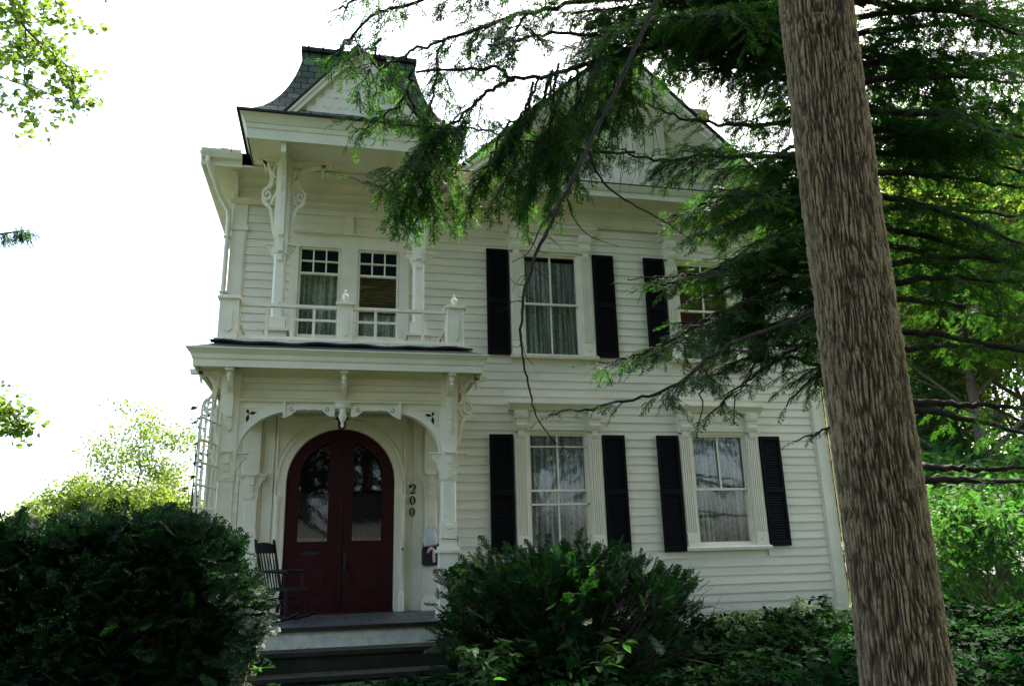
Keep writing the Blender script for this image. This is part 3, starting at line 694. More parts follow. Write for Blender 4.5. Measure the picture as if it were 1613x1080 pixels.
def drop_bracket(x, y, zt, parent, L=.62, fw=.34):
    """tall front bracket: beam to the fascia with turned drop and applied scroll below"""
    mb = MB(); mb.prismx([(y, zt), (y-fw, zt), (y-fw, zt-.10), (y-fw+.04, zt-.12), (y-fw*.62, zt-.16), (y-fw*.45, zt-.26), (y-.06, zt-.33), (y-.05, zt-L), (y, zt-L)], x-.035, x+.035)
    mb.lathe((x, y-fw+.045, zt-.24), [(.006, 0), (.022, .02), (.012, .045), (.028, .07), (.03, .10), (.018, .12)], 10)
    mb.box(x-.05, x+.05, y-fw-.012, y-fw+.09, zt-.10, zt-.075)
    mb.prismy([(x-.03, zt-L+.14), (x+.03, zt-L+.14), (x+.03, zt-L-.14), (x, zt-L-.17), (x-.03, zt-L-.14)], y-.035, y-.0)
    return mb.build('bracket', 'trim_paint', parent)
def side_bracket(x, y, zt, s, parent, W=.42, Hh=.95):
    """fretted S-scroll bracket reaching sideways under the eaves"""
    mb = MB(); sc = Hh/.95; y0, y1 = y-.028, y+.028
    def X(a): return x+s*a
    def strip(pts, w0, w1):
        P = catmull([(a, b*sc, 0) for a, b in pts], 5)[:, :2]; A = []; B = []; n = len(P)
        for i_ in range(n):
            d_ = P[min(i_+1, n-1)]-P[max(i_-1, 0)]; d_ = d_/np.linalg.norm(d_); nn = np.array((-d_[1], d_[0])); w = (w0+(w1-w0)*i_/(n-1))/2
            A.append((X(P[i_][0]+nn[0]*w), zt+P[i_][1]+nn[1]*w)); B.append((X(P[i_][0]-nn[0]*w), zt+P[i_][1]-nn[1]*w))
        mb.band(A, B, y0, y1)
    mb.box(min(X(0), X(.035)), max(X(0), X(.035)), y0+.002, y1-.002, zt-.97*sc, zt)
    mb.box(min(X(.03), X(W)), max(X(.03), X(W)), y0+.004, y1-.004, zt-.035, zt-.001)
    strip([(W-.01, -.05), (W-.06, -.055), (W-.10, -.045), (W-.14, -.05)], .035, .04)
    strip([(W-.12, -.03), (W-.135, -.10), (W-.14, -.19)], .07, .008)
    strip([(W-.14, -.05), (max(.19, W-.26), -.075), (.155, -.13), (.115, -.21), (.11, -.30), (.15, -.37)], .05, .05)
    strip([(.03, -.05), (.07, -.10), (.09, -.17), (.055, -.24)], .022, .018)
    a, b = spiral(.155, -.455, .078, 1.35, -1, math.pi*.5, 26, .034, .022, .78)
    mb.band([(X(p_[0]), zt+p_[1]*sc) for p_ in a], [(X(p_[0]), zt+p_[1]*sc) for p_ in b], y0-.006, y1)
    strip([(.215, -.50), (.17, -.56), (.115, -.60), (.085, -.68), (.065, -.78), (.035, -.94)], .05, .03)
    strip([(.03, -.42), (.07, -.50), (.10, -.57)], .035, .03)
    return mb.build('bracket', 'trim_paint', parent)
SOF = 4.02        # porch soffit height
for x in (PLX, PRX):
    p = porch_post(x, PY, FZ+.012, SOF, 2.98)
    drop_bracket(x, PY-.10, SOF, p)
    side_bracket(x+(-.1 if x < PC else .1), PY, SOF, -1 if x < PC else 1, p)
for x in (-3.48, -.91): porch_post(x, -.022, FZ+.012, 3.74, 2.88, 'porch_pilaster', .19, True)
# arched front beam with corner spandrels
mb = MB(); ax0, ax1 = PLX+.1, PRX-.1; AZ = 3.50; AR = .66; AV = .56; aw = .055
A = []; B = []
def earc(cx, cz, rx, rz, a0, a1, n): return [(cx+rx*math.cos(a0+(a1-a0)*i/n), cz+rz*math.sin(a0+(a1-a0)*i/n)) for i in range(n+1)]
for side in (-1, 1):
    cx = ax0+AR if side < 0 else ax1-AR; a0_ = math.pi if side < 0 else 0; q = earc(cx, AZ-AV, AR, AV, a0_, math.pi/2, 18)
    for i in range(18):
        P = [q[i], q[i+1], (q[i+1][0], 3.61), (q[i][0], 3.61)]; mb.prismy(P if side < 0 else P[::-1], PY-aw, PY+aw) if abs(q[i+1][0]-q[i][0]) > 1e-4 else None
    mb.band(earc(cx, AZ-AV, AR+.0, AV+.0, a0_, math.pi/2, 18), earc(cx, AZ-AV, AR-.012, AV-.012, a0_, math.pi/2, 18), PY-aw-.03, PY+aw)
    mb.band(earc(cx, AZ-AV, AR+.075, AV+.06, a0_, math.pi/2, 18), earc(cx, AZ-AV, AR+.0, AV+.0, a0_, math.pi/2, 18), PY-aw-.022, PY-aw)
mb.box(ax0+AR, ax1-AR, PY-aw, PY+aw, AZ, 3.61)
beam = mb.build('porch_arch', 'trim_paint', house)
for side in (-1, 1):
    cx0 = ax0+.05 if side < 0 else ax1-.05; s = -side
    lf = MB()
    tri = [(cx0, 3.53), (cx0+s*.20, 3.53), (cx0, 3.30)]
    lf.band([tri[0], tri[1]], [(cx0, 3.522), (cx0+s*.22, 3.522)], PY-aw-.012, PY-aw-.001); lf.band([(cx0, 3.53), (cx0, 3.27)], [(cx0+s*.01, 3.53), (cx0+s*.01, 3.29)], PY-aw-.012, PY-aw-.001)
    lf.build('moulding', 'trim_paint', beam)
    lf = MB(); c0 = (cx0+s*.065, 3.455)
    for ang, L_ in ((0.15, .10), (math.pi*.62, .06), (-math.pi*.55, .12)):
        if s < 0: ang = math.pi-ang
        d = Vector((math.cos(ang), math.sin(ang))); nn = Vector((-d.y, d.x))*.022
        P = [c0, (c0[0]+d.x*L_*.5+nn.x, c0[1]+d.y*L_*.5+nn.y), (c0[0]+d.x*L_, c0[1]+d.y*L_), (c0[0]+d.x*L_*.5-nn.x, c0[1]+d.y*L_*.5-nn.y)]
        lf.prismy(P, PY-aw-.004, PY-aw+.01)
    lf.build('leaf_shade_inlay', 'step_stone', beam)  # dark leaf shapes laid on the beam, painted shade in place of holes
# frieze over the arch + side beams
mb = MB(); mb.box(ax0, ax1, PY-.05, PY+.05, 3.61, SOF)
mb.prismx([(PY-.05, 3.60), (PY-.10, 3.605), (PY-.11, 3.635), (PY-.05, 3.66)], ax0, ax1); mb.prismx([(PY-.05, 3.75), (PY-.08, 3.77), (PY-.075, 3.795), (PY-.05, 3.80)], ax0, ax1); mb.prismx([(PY-.05, 3.84), (PY-.07, 3.85), (PY-.07, 3.865), (PY-.05, 3.87)], ax0, ax1)
mb.box(PLX-.05, PLX+.05, PY+.1, -.02, 3.55, SOF); mb.box(PRX-.05, PRX+.05, PY+.1, -.02, 3.55, SOF)
mb.prismx([(PY-.05, SOF), (PY-.16, SOF), (PY-.14, SOF-.04), (PY-.05, SOF-.09)], ax0, ax1)
mb.build('porch_frieze', 'soffit_paint', house)
drop_bracket(-2.25, PY-.05, SOF, house, .20, .36)
# central pendant and fretwork
for s in (-1, 1):
    fr = MB(); shade_curls = MB()
    A = []; B = []; n = 40
    for i in range(n+1):
        t = i/n; x = PC+s*(.10+t*.62); dz = .05+.085*max(0, math.cos(t*2*math.pi))**.6+.016*abs(math.sin(t*5*math.pi))
        A.append((x, 3.565)); B.append((x, 3.565-dz-(.02 if t > .93 else 0)))
    if s < 0: A, B = A[::-1], B[::-1]
    fr.band(A, B, PY-.105, PY-.075)
    fr.box(PC+s*.72-.012, PC+s*.72+.018, PY-.12, PY-.055, 3.40, 3.60)
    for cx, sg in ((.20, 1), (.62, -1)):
        a, b = spiral(PC+s*cx, 3.505, .032, 1.0, s*sg, math.pi/2, 14, .010, .007); shade_curls.band(a, b, PY-.1085, PY-.1045)  # dark curls laid on the face, painted shade in place of carving
    fw = fr.build('fretwork', 'trim_paint', house); shade_curls.build('groove_shade_inlay', 'groove_shade', house)
pd = MB(); pd.box(PC-.10, PC+.10, PY-.13, PY-.05, 3.52, 3.60); pd.lathe((PC, PY-.09, 3.28), [(.008, 0), (.026, .03), (.016, .06), (.036, .10), (.052, .13), (.052, .17), (.038, .19), (.05, .24)], 14); pd.build('pendant', 'trim_paint', house, True)
# porch ceiling, fascia, deck
mb = MB(); mb.box(PLX+.05, PRX-.05, PY+.05, -.02, 3.78, 3.81); mb.build('porch_ceiling', 'soffit_paint', house)
EX0, EX1, EY = -4.02, -.50, -2.22
mb = MB(); mb.box(EX0+.02, EX1-.02, EY+.02, PY-.055, SOF, SOF+.02); mb.box(EX0+.02, PLX-.055, PY-.055, -.03, SOF, SOF+.02); mb.box(PRX+.055, EX1-.02, PY-.055, -.03, SOF, SOF+.02); mb.box(PLX-.055, PRX+.055, PY-.055, -.03, SOF+.001, SOF+.02)
mb.build('porch_soffit', 'soffit_paint', house)
CP = [(0, -.10), (.005, -.02), (.02, .0), (.03, .05), (.075, .105), (.085, .11), (.085, .125), (0, .125)]     # outward offset, height
def crown(mb, x0, x1, y, zb, back, prof=CP, base=.0):
    """mitred moulding round the front and both sides"""
    rings = []
    for o_, h in prof: rings.append([(x0-o_, back, zb+h), (x0-o_, y-o_, zb+h), (x1+o_, y-o_, zb+h), (x1+o_, back, zb+h)])
    b0 = len(mb.v)
    for r_ in rings: mb.v += r_
    n = len(rings)
    for i in range(n-1):
        for j in range(3): mb.f.append((b0+i*4+j, b0+i*4+j+1, b0+(i+1)*4+j+1, b0+(i+1)*4+j))
    for j in range(3): mb.f.append((b0+(n-1)*4+j, b0+(n-1)*4+j+1, b0+j+1, b0+j))
mb = MB(); crown(mb, EX0, EX1, EY, SOF+.03, -.03); mb.build('porch_fascia', 'trim_paint', house)
mb = MB(); zr = SOF+.158
pts_f = [(EX0-.06, EY-.06), (EX1+.06, EY-.06)]
vs = [(EX0-.06, EY-.06, zr), (EX1+.06, EY-.06, zr), (EX1+.06, -.03, zr), (EX0-.06, -.03, zr), (-3.86, -1.98, 4.30), (-.62, -1.98, 4.30), (-.62, -.03, 4.33), (-3.86, -.03, 4.33)]
mb.add(vs, [(0, 1, 5, 4), (1, 2, 6, 5), (3, 0, 4, 7), (4, 5, 6, 7), (3, 2, 1, 0)])
mb.build('porch_roof', 'membrane', house)
# curled membrane edge
mb = MB(); n = 40; A = []
for i in range(n+1):
    x = -3.88+i*3.28/n; w = .012*math.sin(i*.9)+.012*math.sin(i*.37+1); A.append((x, w))
for i in range(n):
    (x0, w0), (x1, w1) = A[i], A[i+1]
    mb.add([(x0, -1.95, 4.315), (x1, -1.95, 4.315), (x1, -2.06+w1, 4.325+w1), (x0, -2.06+w0, 4.325+w0), (x0, -2.06+w0, 4.300+w0), (x1, -2.06+w1, 4.300+w1)], [(0, 1, 2, 3), (3, 2, 5, 4)])
mb.build('roof_edging', 'roof_edge', house)
MB().prismy([(EX1+.0, SOF-.03), (EX1+.10, SOF+.02), (EX1+.115, SOF+.165), (EX1+.02, SOF+.17)], EY-.092, EY-.0865).build('rust_patch', 'rust', house) if 0 else None
# balcony railing
RY = -1.75; RX = (-3.71, -2.262, -.795)
mb = MB(); mb.box(-3.86, -.62, RY-.15, RY-.10, 4.335, 4.40) ; mb.box(-3.84, -.64, RY-.10, RY+.10, 4.334, 4.385); mb.box(-3.83, -3.62, RY+.1, -.02, 4.335, 4.385); mb.box(-.86, -.66, RY+.1, -.02, 4.335, 4.385)
mb.build('railing_base', 'worn_paint', house)
for i, x in enumerate(RX):
    w = .115 if i != 1 else .095; h = 4.93 if i != 1 else 4.92
    mb = MB(); mb.cbox(x-w, x+w, RY-w, RY+w, 4.385, h, .006); mb.box(x-w-.03, x+w+.03, RY-w-.03, RY+w+.03, h, h+.03); mb.prismz([(x-w-.01, RY+w+.01), (x-w-.01, RY-w-.01), (x+w+.01, RY-w-.01), (x+w+.01, RY+w+.01)], h+.03, h+.045)
    mb.prismy([(x-.045, 4.52), (x-.045, 4.78), (x+.045, 4.78), (x+.045, 4.52), (x+.015, 4.50), (x, 4.475), (x-.015, 4.50)][::-1], RY-w-.014, RY-w)
    p = mb.build('balcony_post', 'trim_paint', house)
    if i > 0: MB().lathe((x, RY, h+.045), [(.055, 0), (.052, .012), (.028, .03), (.022, .045), (.042, .06), (.05, .085), (.046, .115), (.030, .135), (.016, .15), (.022, .16), (.012, .19)], 16).build('finial', 'trim_paint', p, True)
def rail(xa, xb, xs, mid):
    mb = MB(); zt, zb = 4.875, 4.475
    mb.box(xa, xb, RY-.035, RY+.035, zt, zt+.04); mb.box(xa, xb, RY-.025, RY+.025, zb-.04, zb)
    for x in xs: mb.box(x-.018, x+.018, RY-.018, RY+.018, zb, zt)
    mb.box(mid[0], mid[1], RY-.015, RY+.015, 4.70, 4.73)
    return mb.build('railing', 'trim_paint', house)
rail(-3.59, -2.36, (-3.25, -2.94, -2.66), (-2.92, -2.37)); rail(-2.165, -.915, (-1.86, -1.575, -1.23), (-2.16, -1.59))
for x in (RX[0], RX[2]):
    mb = MB(); mb.box(x-.03, x+.03, RY+.11, -.03, 4.875, 4.915); mb.box(x-.025, x+.025, RY+.11, -.03, 4.435, 4.475)
    for y in (-1.3, -.95, -.6, -.3): mb.box(x-.018, x+.018, y-.018, y+.018, 4.475, 4.875)
    mb.build('railing', 'trim_paint', house)
# hood posts on the balcony
HXL, HXR, HY = -3.21, -1.19, -.75; HS = 7.54
for x in (HXL, HXR):
    mb = MB(); w = .085
    mb.box(x-.15, x+.15, HY-.15, HY+.15, 4.335, 4.80); mb.box(x-.18, x+.18, HY-.18, HY+.18, 4.80, 4.85); mb.box(x-.12, x+.12, HY-.12, HY+.12, 4.85, 5.02)
    mb.prismz([(x-w, HY+w-.03), (x-w, HY-w+.03), (x-w+.03, HY-w), (x+w-.03, HY-w), (x+w, HY-w+.03), (x+w, HY+w-.03), (x+w-.03, HY+w), (x-w+.03, HY+w)], 5.02, 6.0)
    mb.box(x-w-.01, x+w+.01, HY-w-.01, HY+w+.01, 6.0, HS)
    mb.tube([(x, HY-w-.0, 5.24), (x, HY-w-.02, 5.24)], [.034, .028], 12)
    mb.box(x-.035, x+.035, HY-w-.05, HY-w-.01, 6.02, 6.20); mb.box(x-.03, x+.03, HY-w-.035, HY-w-.01, 5.88, 5.98)
    p = mb.build('hood_post', 'trim_paint', house)
    for s_ in (-1, 1): c = MB(); corbel(c, x+s_*w, HY, 6.16, s_, sc=.75); c.build('capital', 'trim_paint', p)
    side_bracket(x-w, HY, HS, -1, p, .34, 1.25); side_bracket(x+w, HY, HS, 1, p, .60, 1.25)
    # long forward bracket up to the hood's fascia
    mb = MB(); mb.prismx([(HY-w-.01, 6.25), (HY-w-.06, 6.27), (HY-w-.07, 6.75), (HY-.17, 6.95), (HY-.26, 7.16), (HY-.40, 7.30), (HY-.56, 7.38), (HY-.56, HS), (HY-w-.01, HS)], x-.035, x+.035); mb.build('bracket', 'trim_paint', p)
# hood: soffit, fascia, roof
HEX0, HEX1, HEY = -3.72, -.68, -1.36
mb = MB(); 
for i in range(6):
    a = HEX0+.02+i*(HEX1-HEX0-.04)/6; mb.box(a+.001, a+(HEX1-HEX0-.04)/6-.003, HEY+.02, .0, HS, HS+.02)
mb.box(HEX0+.02, HEX1-.02, HEY+.02, 0, HS+.02, HS+.04)
mb.build('hood_soffit', 'soffit_paint', house)
HP = [(0, -.05), (.005, .10), (.02, .115), (.025, .18), (.04, .19), (.09, .30), (.105, .31), (.105, .335), (0, .335)]
mb = MB(); crown(mb, HEX0, HEX1, HEY, HS+.04, .0, HP); mb.build('hood_fascia', 'trim_paint', house)
# bell-cast slate roof
def hood_roof():
    x0, x1, y0, z0 = HEX0-.135, HEX1+.135, HEY-.135, HS+.385; x0t, x1t, y0t, z1 = -3.02, -1.30, -.80, 9.47
    prof = [(0, 0), (.2, .06), (.38, .15), (.52, .25), (.65, .37), (.76, .50), (.86, .65), (.93, .79), (.975, .90), (1, 1)]
    V = []; Fq = []; UV = []
    def strip(a_fun, b_fun, horiz_axis):
        b0 = len(V); arc_ = 0; prev = None
        for (u, v) in prof:
            pa, pb = np.array(a_fun(u, v)), np.array(b_fun(u, v))
            if prev is not None: arc_ += math.hypot((u-prev[0])*.75, (v-prev[1])*(z1-z0))
            prev = (u, v)
            for p in (pa, pb): V.append(tuple(p)); UV.append((p[horiz_axis], arc_))
        for i in range(len(prof)-1): Fq.append((b0+2*i, b0+2*i+1, b0+2*i+3, b0+2*i+2))
    L = lambda a, b, t: a+(b-a)*t
    zf = lambda v: L(z0, z1, v)
    strip(lambda u, v: (L(x0, x0t, u), L(y0, y0t, u), zf(v)), lambda u, v: (L(x1, x1t, u), L(y0, y0t, u), zf(v)), 0)
    strip(lambda u, v: (L(x0, x0t, u), 2.2, zf(v)), lambda u, v: (L(x0, x0t, u), L(y0, y0t, u), zf(v)), 1)
    strip(lambda u, v: (L(x1, x1t, u), L(y0, y0t, u), zf(v)), lambda u, v: (L(x1, x1t, u), 2.2, zf(v)), 1)
    b0 = len(V); V.extend([(x0t, y0t, z1), (x1t, y0t, z1), (x1t, 2.2, z1), (x0t, 2.2, z1)]); UV.extend([(0, 0)]*4); Fq.append((b0, b0+1, b0+2, b0+3))
    b0 = len(V); V.extend([(x0, y0, z0), (x0, 2.2, z0), (x1, 2.2, z0), (x1, y0, z0)]); UV.extend([(0, 0)]*4); Fq.append((b0, b0+1, b0+2, b0+3))
    b0 = len(V); bk = [(L(x0, x0t, u), 2.2, zf(v)) for u, v in prof]+[(L(x1, x1t, u), 2.2, zf(v)) for u, v in prof[::-1]]
    V.extend(bk); UV.extend([(0, 0)]*len(bk)); Fq.append(tuple(range(b0, b0+len(bk))))
    off = ORG[house.name]; me = bpy.data.meshes.new('hood_roof'); me.from_pydata([(a-off[0], b-off[1], c-off[2]) for a, b, c in V], [], Fq); me.update()
    ul = me.uv_layers.new(name='UVMap')
    for lp in me.loops: ul.data[lp.index].uv = UV[lp.vertex_index]
    h = link_mesh('hood_roof', me, 'slate', house)
    e = MB(); e.box(x0-.015, x1+.015, y0-.012, y0+.03, z0-.028, z0+.004); e.box(x0-.015, x0+.03, y0+.03, 2.2, z0-.028, z0+.004); e.box(x1-.03, x1+.015, y0+.03, 2.2, z0-.028, z0+.004)
    e.box(x0t-.05, x1t+.05, y0t-.05, 2.2, z1-.02, z1+.05); e.build('edge', 'roof_edge', h)
    # ridge rolls
    e = MB()
    for i in range(8): xx = x0t+.05+i*.22; e.tube([(xx, y0t-.055, z1+.03), (xx+.03, y0t-.055, z1+.03)], .03, 8)
    e.build('ridge_roll', 'roof_edge', h)
hood_roof()
# gablet
gp = MB(); gx0, gx1, gz0, gxc, gza, gy = -3.22, -1.17, HS+.44, -2.2, 9.26, -1.25
gp.prismy([(gx0+.08, gz0), (gx1-.08, gz0), (gxc, gza-.08)], gy, -.3)
gab = gp.build('hood_gable', 'gable_paint', house)
sh = MB(); rows = 7; sl_ = (gza-gz0)/(gxc-gx0); z = gz0+.10
for r_ in range(rows):
    zb = gz0+.05+r_*.155; zt = zb+.17
    hw = max(0, (gza-.16-zt)/sl_)
    if hw < .04: break
    n = max(2, int(2*hw/.11)); st = 2*hw/n
    for i in range(n):
        xa = gxc-hw+i*st; k = 6
        if r_ % 3 == 0: B = [(xa+st*j/k, zb+.035*abs(j-k/2)/(k/2)) for j in range(k+1)]
        elif r_ % 3 == 1: B = [(xa+st*j/k, zb+.03*(abs(j-k/2)/(k/2))**3) for j in range(k+1)]
        else: B = [(xa+st*j/k, zb+.03*math.sin(math.pi*j/k)) for j in range(k+1)]
        A = [(p[0], zt) for p in B]; sh.band(A, B, gy-.030-.005*(i % 2), gy)
sh.build('shingles', 'gable_paint', gab)
for s in (-1, 1):
    mb = MB(); e = abs(gx1-gxc)+.04
    def q_(d, dz): return (gxc+s*d, gza-d*sl_+dz)
    P = [q_(0, .0), q_(e, .0), q_(e, -.15), q_(0, -.15)]; mb.prismy(P if s > 0 else P[::-1], gy-.09, gy-.06)
    P = [q_(0, -.0), q_(e, -.0), q_(e, -.05), q_(0, -.05)]; mb.prismy(P if s > 0 else P[::-1], gy-.115, gy-.09)
    P = [q_(0, -.115), q_(e-.03, -.115), q_(e-.03, -.148), q_(0, -.148)]; mb.prismy(P if s > 0 else P[::-1], gy-.06, gy-.0)
    mb.build('rake_board', 'trim_paint', gab)
mb = MB(); roof_slab(mb, (gx0-.08, gy-.13, gz0-.04), (gxc, gy-.13, gza+.03), (gxc, -.3, gza+.03), (gx0-.08, -.3, gz0-.04), .025); roof_slab(mb, (gxc, gy-.13, gza+.03), (gx1+.08, gy-.13, gz0-.04), (gx1+.08, -.3, gz0-.04), (gxc, -.3, gza+.03), .025); mb.build('gable_roof', 'roof_edge', gab)
# gutters and downspouts
mb = MB(); gzt = CZ+.20; mb.prismx([(CY-.02, gzt), (CY-.02, gzt-.11), (CY-.09, gzt-.12), (CY-.13, gzt-.05), (CY-.145, gzt), (CY-.13, gzt), (CY-.10, gzt-.09), (CY-.04, gzt-.09), (CY-.04, gzt)], HX0-.42, -3.88)
mb.build('gutter', 'trim_paint', house)
mb = MB(); g0 = Vector((HX0-.33, CY-.07, gzt-.10)); mb.tube([g0, g0+Vector((.01, 0, -.10)), (HX0-.16, -.22, 7.12), (HX0-.05, -.09, 6.95), (HX0-.04, -.08, 6.8), (HX0-.04, -.08, .5)], .037, 10)
for z in (6.5, 5.6, 4.6, 3.2, 1.9): mb.box(HX0-.09, HX0+.01, -.125, -.02, z, z+.03)
mb.build('downspout', 'trim_paint', house, True)
mb = MB(); x = HX1+.055; mb.tube([(x+.25, CY-.07, CZ+.05), (x+.22, CY-.05, CZ-.08), (x, -.06, 7.05), (x, -.06, 6.9), (x, -.06, .55)], .045, 10)
for z in (6.2, 4.6, 3.1, 1.6): mb.box(x-.055, x+.055, -.115, .02, z, z+.03)
mb.build('downspout', 'trim_paint', house, True)
# cable down the right post
mb = MB(); mb.tube([(PRX+.11, PY-.11, FZ+.95), (PRX+.0, PY-.125, FZ+.96), (PRX-.11, PY-.12, FZ+.965)], .005, 5); mb.tube([(PRX+.10, PY-.12, FZ+1.0), (PRX+.115, PY-.12, FZ+.7), (PRX+.09, PY-.12, FZ+.4)], .005, 5); mb.build('cable', 'black_iron', house)
# porch lantern hanging behind the pendant
lt = MB(); lx, ly = PC-.0, -1.0; lt.tube([(lx, ly, 3.78), (lx, ly, 3.62)], .008, 6); lt.lathe((lx, ly, 3.40), [(.03, 0), (.055, .03), (.055, .12), (.10, .14), (.05, .20), (.012, .24)], 8); lt.build('porch_lantern', 'black_iron', house)

# ================================================================== things on the porch
def rocking_chair():
    bx, by = -2.93, -1.02; t = thing('rocking_chair', (bx, by, FZ+.012), 'dark wooden rocking chair with spindle back beside the maroon double door', 'chair')
    yaw = R(-28); c, s = math.cos(yaw), math.sin(yaw)
    def P(f, l, z): f, l, z = f*.86, l*.95, z*.93; return (bx+f*c-l*s, by+f*s+l*c, FZ+.012+z)      # f forward (to the right), l left
    W = .24
    seat = MB(); v = [P(f, l, z) for z in (.40, .435) for f, l in ((-.20, -.21), (.26, -.25), (.26, .25), (-.20, .21))]
    seat.add(v, [(3, 2, 1, 0), (4, 5, 6, 7), (0, 1, 5, 4), (1, 2, 6, 5), (2, 3, 7, 6), (3, 0, 4, 7)]); seat.build('seat', 'black_wood', t)
    for l in (-.21, .21):
        p = MB(); p.tube([P(-.17, l*.95, .42), P(-.22, l, .60), P(-.30, l*1.04, .92), P(-.335, l*1.06, 1.06), P(-.345, l*1.06, 1.09)], [.018, .021, .018, .02, .012], 8); p.build('back_post', 'black_wood', t)
        lg = MB(); lg.tube([P(.20, l, .41), P(.24, l*1.1, .08)], [.018, .022], 8); lg.build('leg', 'black_wood', t)
        lg = MB(); lg.tube([P(-.14, l*.9, .41), P(-.22, l*1.05, .10)], [.018, .022], 8); lg.build('leg', 'black_wood', t)
        rk = MB(); rk.tube([P(-.46, l*1.08, .13), P(-.3, l*1.08, .065), P(-.1, l*1.08, .03), P(.1, l*1.08, .025), P(.3, l*1.08, .06), P(.42, l*1.08, .11)], .020, 8); rk.build('rocker', 'black_wood', t)
        ar = MB(); ar.tube([P(-.23, l*1.02, .66), P(.05, l*1.16, .655), P(.22, l*1.18, .645)], [.016, .022, .026], 8); ar.tube([P(.17, l*1.15, .645), P(.19, l*1.05, .43)], .013, 7); ar.build('armrest', 'black_wood', t)
    for i in range(5):
        l = -.14+i*.07; p = MB(); p.tube([P(-.175, l*.9, .43), P(-.235, l, .66), P(-.30, l*1.02, .90)], [.010, .013, .010], 6); p.build('spindle', 'black_wood', t)
    cr = MB(); n = 10; A = []; 
    for i in range(n+1):
        u = i/n*2-1; A.append((u*.235, .90, 1.02+.03*math.cos(u*math.pi/2)*(1)))
    for i in range(n):
        (l0, a0, b0), (l1, a1, b1) = A[i], A[i+1]; g = .025*math.cos((i+.5)/n*math.pi-math.pi/2)
        vv = [P(-.295-g, l0, a0), P(-.295-g, l1, a1), P(-.325-g, l1, b1), P(-.325-g, l0, b0), P(-.315-g, l0, a0), P(-.315-g, l1, a1), P(-.345-g, l1, b1), P(-.345-g, l0, b0)]
        cr.add(vv, [(0, 1, 2, 3), (7, 6, 5, 4), (0, 4, 5, 1), (2, 6, 7, 3), (0, 3, 7, 4), (1, 5, 6, 2)])
    cr.build('top_rail', 'black_wood', t)
    st = MB(); st.tube([P(.22, -.22, .24), P(.22, .22, .24)], .010, 6); st.tube([P(-.19, -.21, .20), P(-.19, .21, .20)], .010, 6); st.tube([P(-.18, -.21, .29), P(-.18, .21, .29)], .010, 6)
    for l in (-.22, .22): st.tube([P(.22, l, .18), P(-.2, l, .22)], .010, 6); st.tube([P(.21, l, .27), P(-.18, l, .30)], .010, 6)
    st.build('stretcher', 'black_wood', t)
rocking_chair()
# wall mailbox with newspaper tube, and plastic bag over it
mbx = thing('mailbox', (-.93, -.16, 1.56), 'black metal mailbox with a curled pink paper in it, on the right porch pilaster', 'mailbox')
b = MB(); b.box(-1.055, -1.04, -.28, -.13, 1.575, 1.80); b.box(-.835, -.82, -.28, -.13, 1.575, 1.86); b.box(-1.04, -.835, -.145, -.13, 1.575, 1.88); b.box(-1.04, -.835, -.28, -.145, 1.56, 1.575); b.box(-1.04, -.835, -.285, -.27, 1.575, 1.80); b.build('box', 'black_iron', mbx)
b = MB(); b.tube([(-.98, -.292, 1.73), (-.96, -.30, 1.78), (-.93, -.305, 1.80), (-.90, -.30, 1.78), (-.89, -.295, 1.62), (-.893, -.293, 1.60)], [.018, .024, .026, .024, .022, .02], 8); b.build('paper', 'pink_tube', mbx, True)
bag = thing('plastic_bag', (-.93, -.2, 1.82), 'crumpled white plastic bag hanging above the black mailbox', 'bag')
prof = [(.02, .36), (.035, .34), (.045, .31), (.085, .27), (.115, .21), (.13, .12), (.13, .04), (.125, 0), (.12, .0)]
b = MB(); b.lathe((-.93, -.20, 1.83), prof[::-1], 20); 
V = np.array(b.v); V[:, 1] = -.20+(V[:, 1]+.20)*.45; ph = np.arctan2(V[:, 1]+.2, V[:, 0]+.93); V[:, 0] += .008*np.sin(ph*7+V[:, 2]*30); V[:, 1] += .006*np.sin(ph*5+V[:, 2]*44)
V = (V-(-.93, -.2, 1.83))*(.82, .8, .85)+(-.93, -.2, 1.83); V += rng.normal(0, .005, V.shape); b.v = [tuple(p) for p in V]; b.build('bag_body', 'plastic_white', bag, True)
b = MB(); b.tube([(-.95, -.19, 2.17), (-.955, -.17, 2.22), (-.93, -.14, 2.25), (-.905, -.17, 2.22), (-.91, -.19, 2.17)], .008, 6); b.build('handle', 'plastic_white', bag, True)
# lattice trellis at the left side of the porch
tr = thing('trellis', (-3.88, -1.9, .45), 'white lattice trellis standing at the left end of the porch', 'trellis')
b = MB()
for i in range(5): y = -2.42+i*.14; xx = -3.84+i*.03; b.box(xx-.012, xx+.012, y-.010, y+.010, .5, 3.45)
b.build('upright', 'trim_paint', tr)
b = MB()
for i in range(11): z = .75+i*.255; b.tube([(-3.85, -2.45, z), (-3.715, -1.83, z)], .015, 4)
b.build('crosspiece', 'trim_paint', tr)

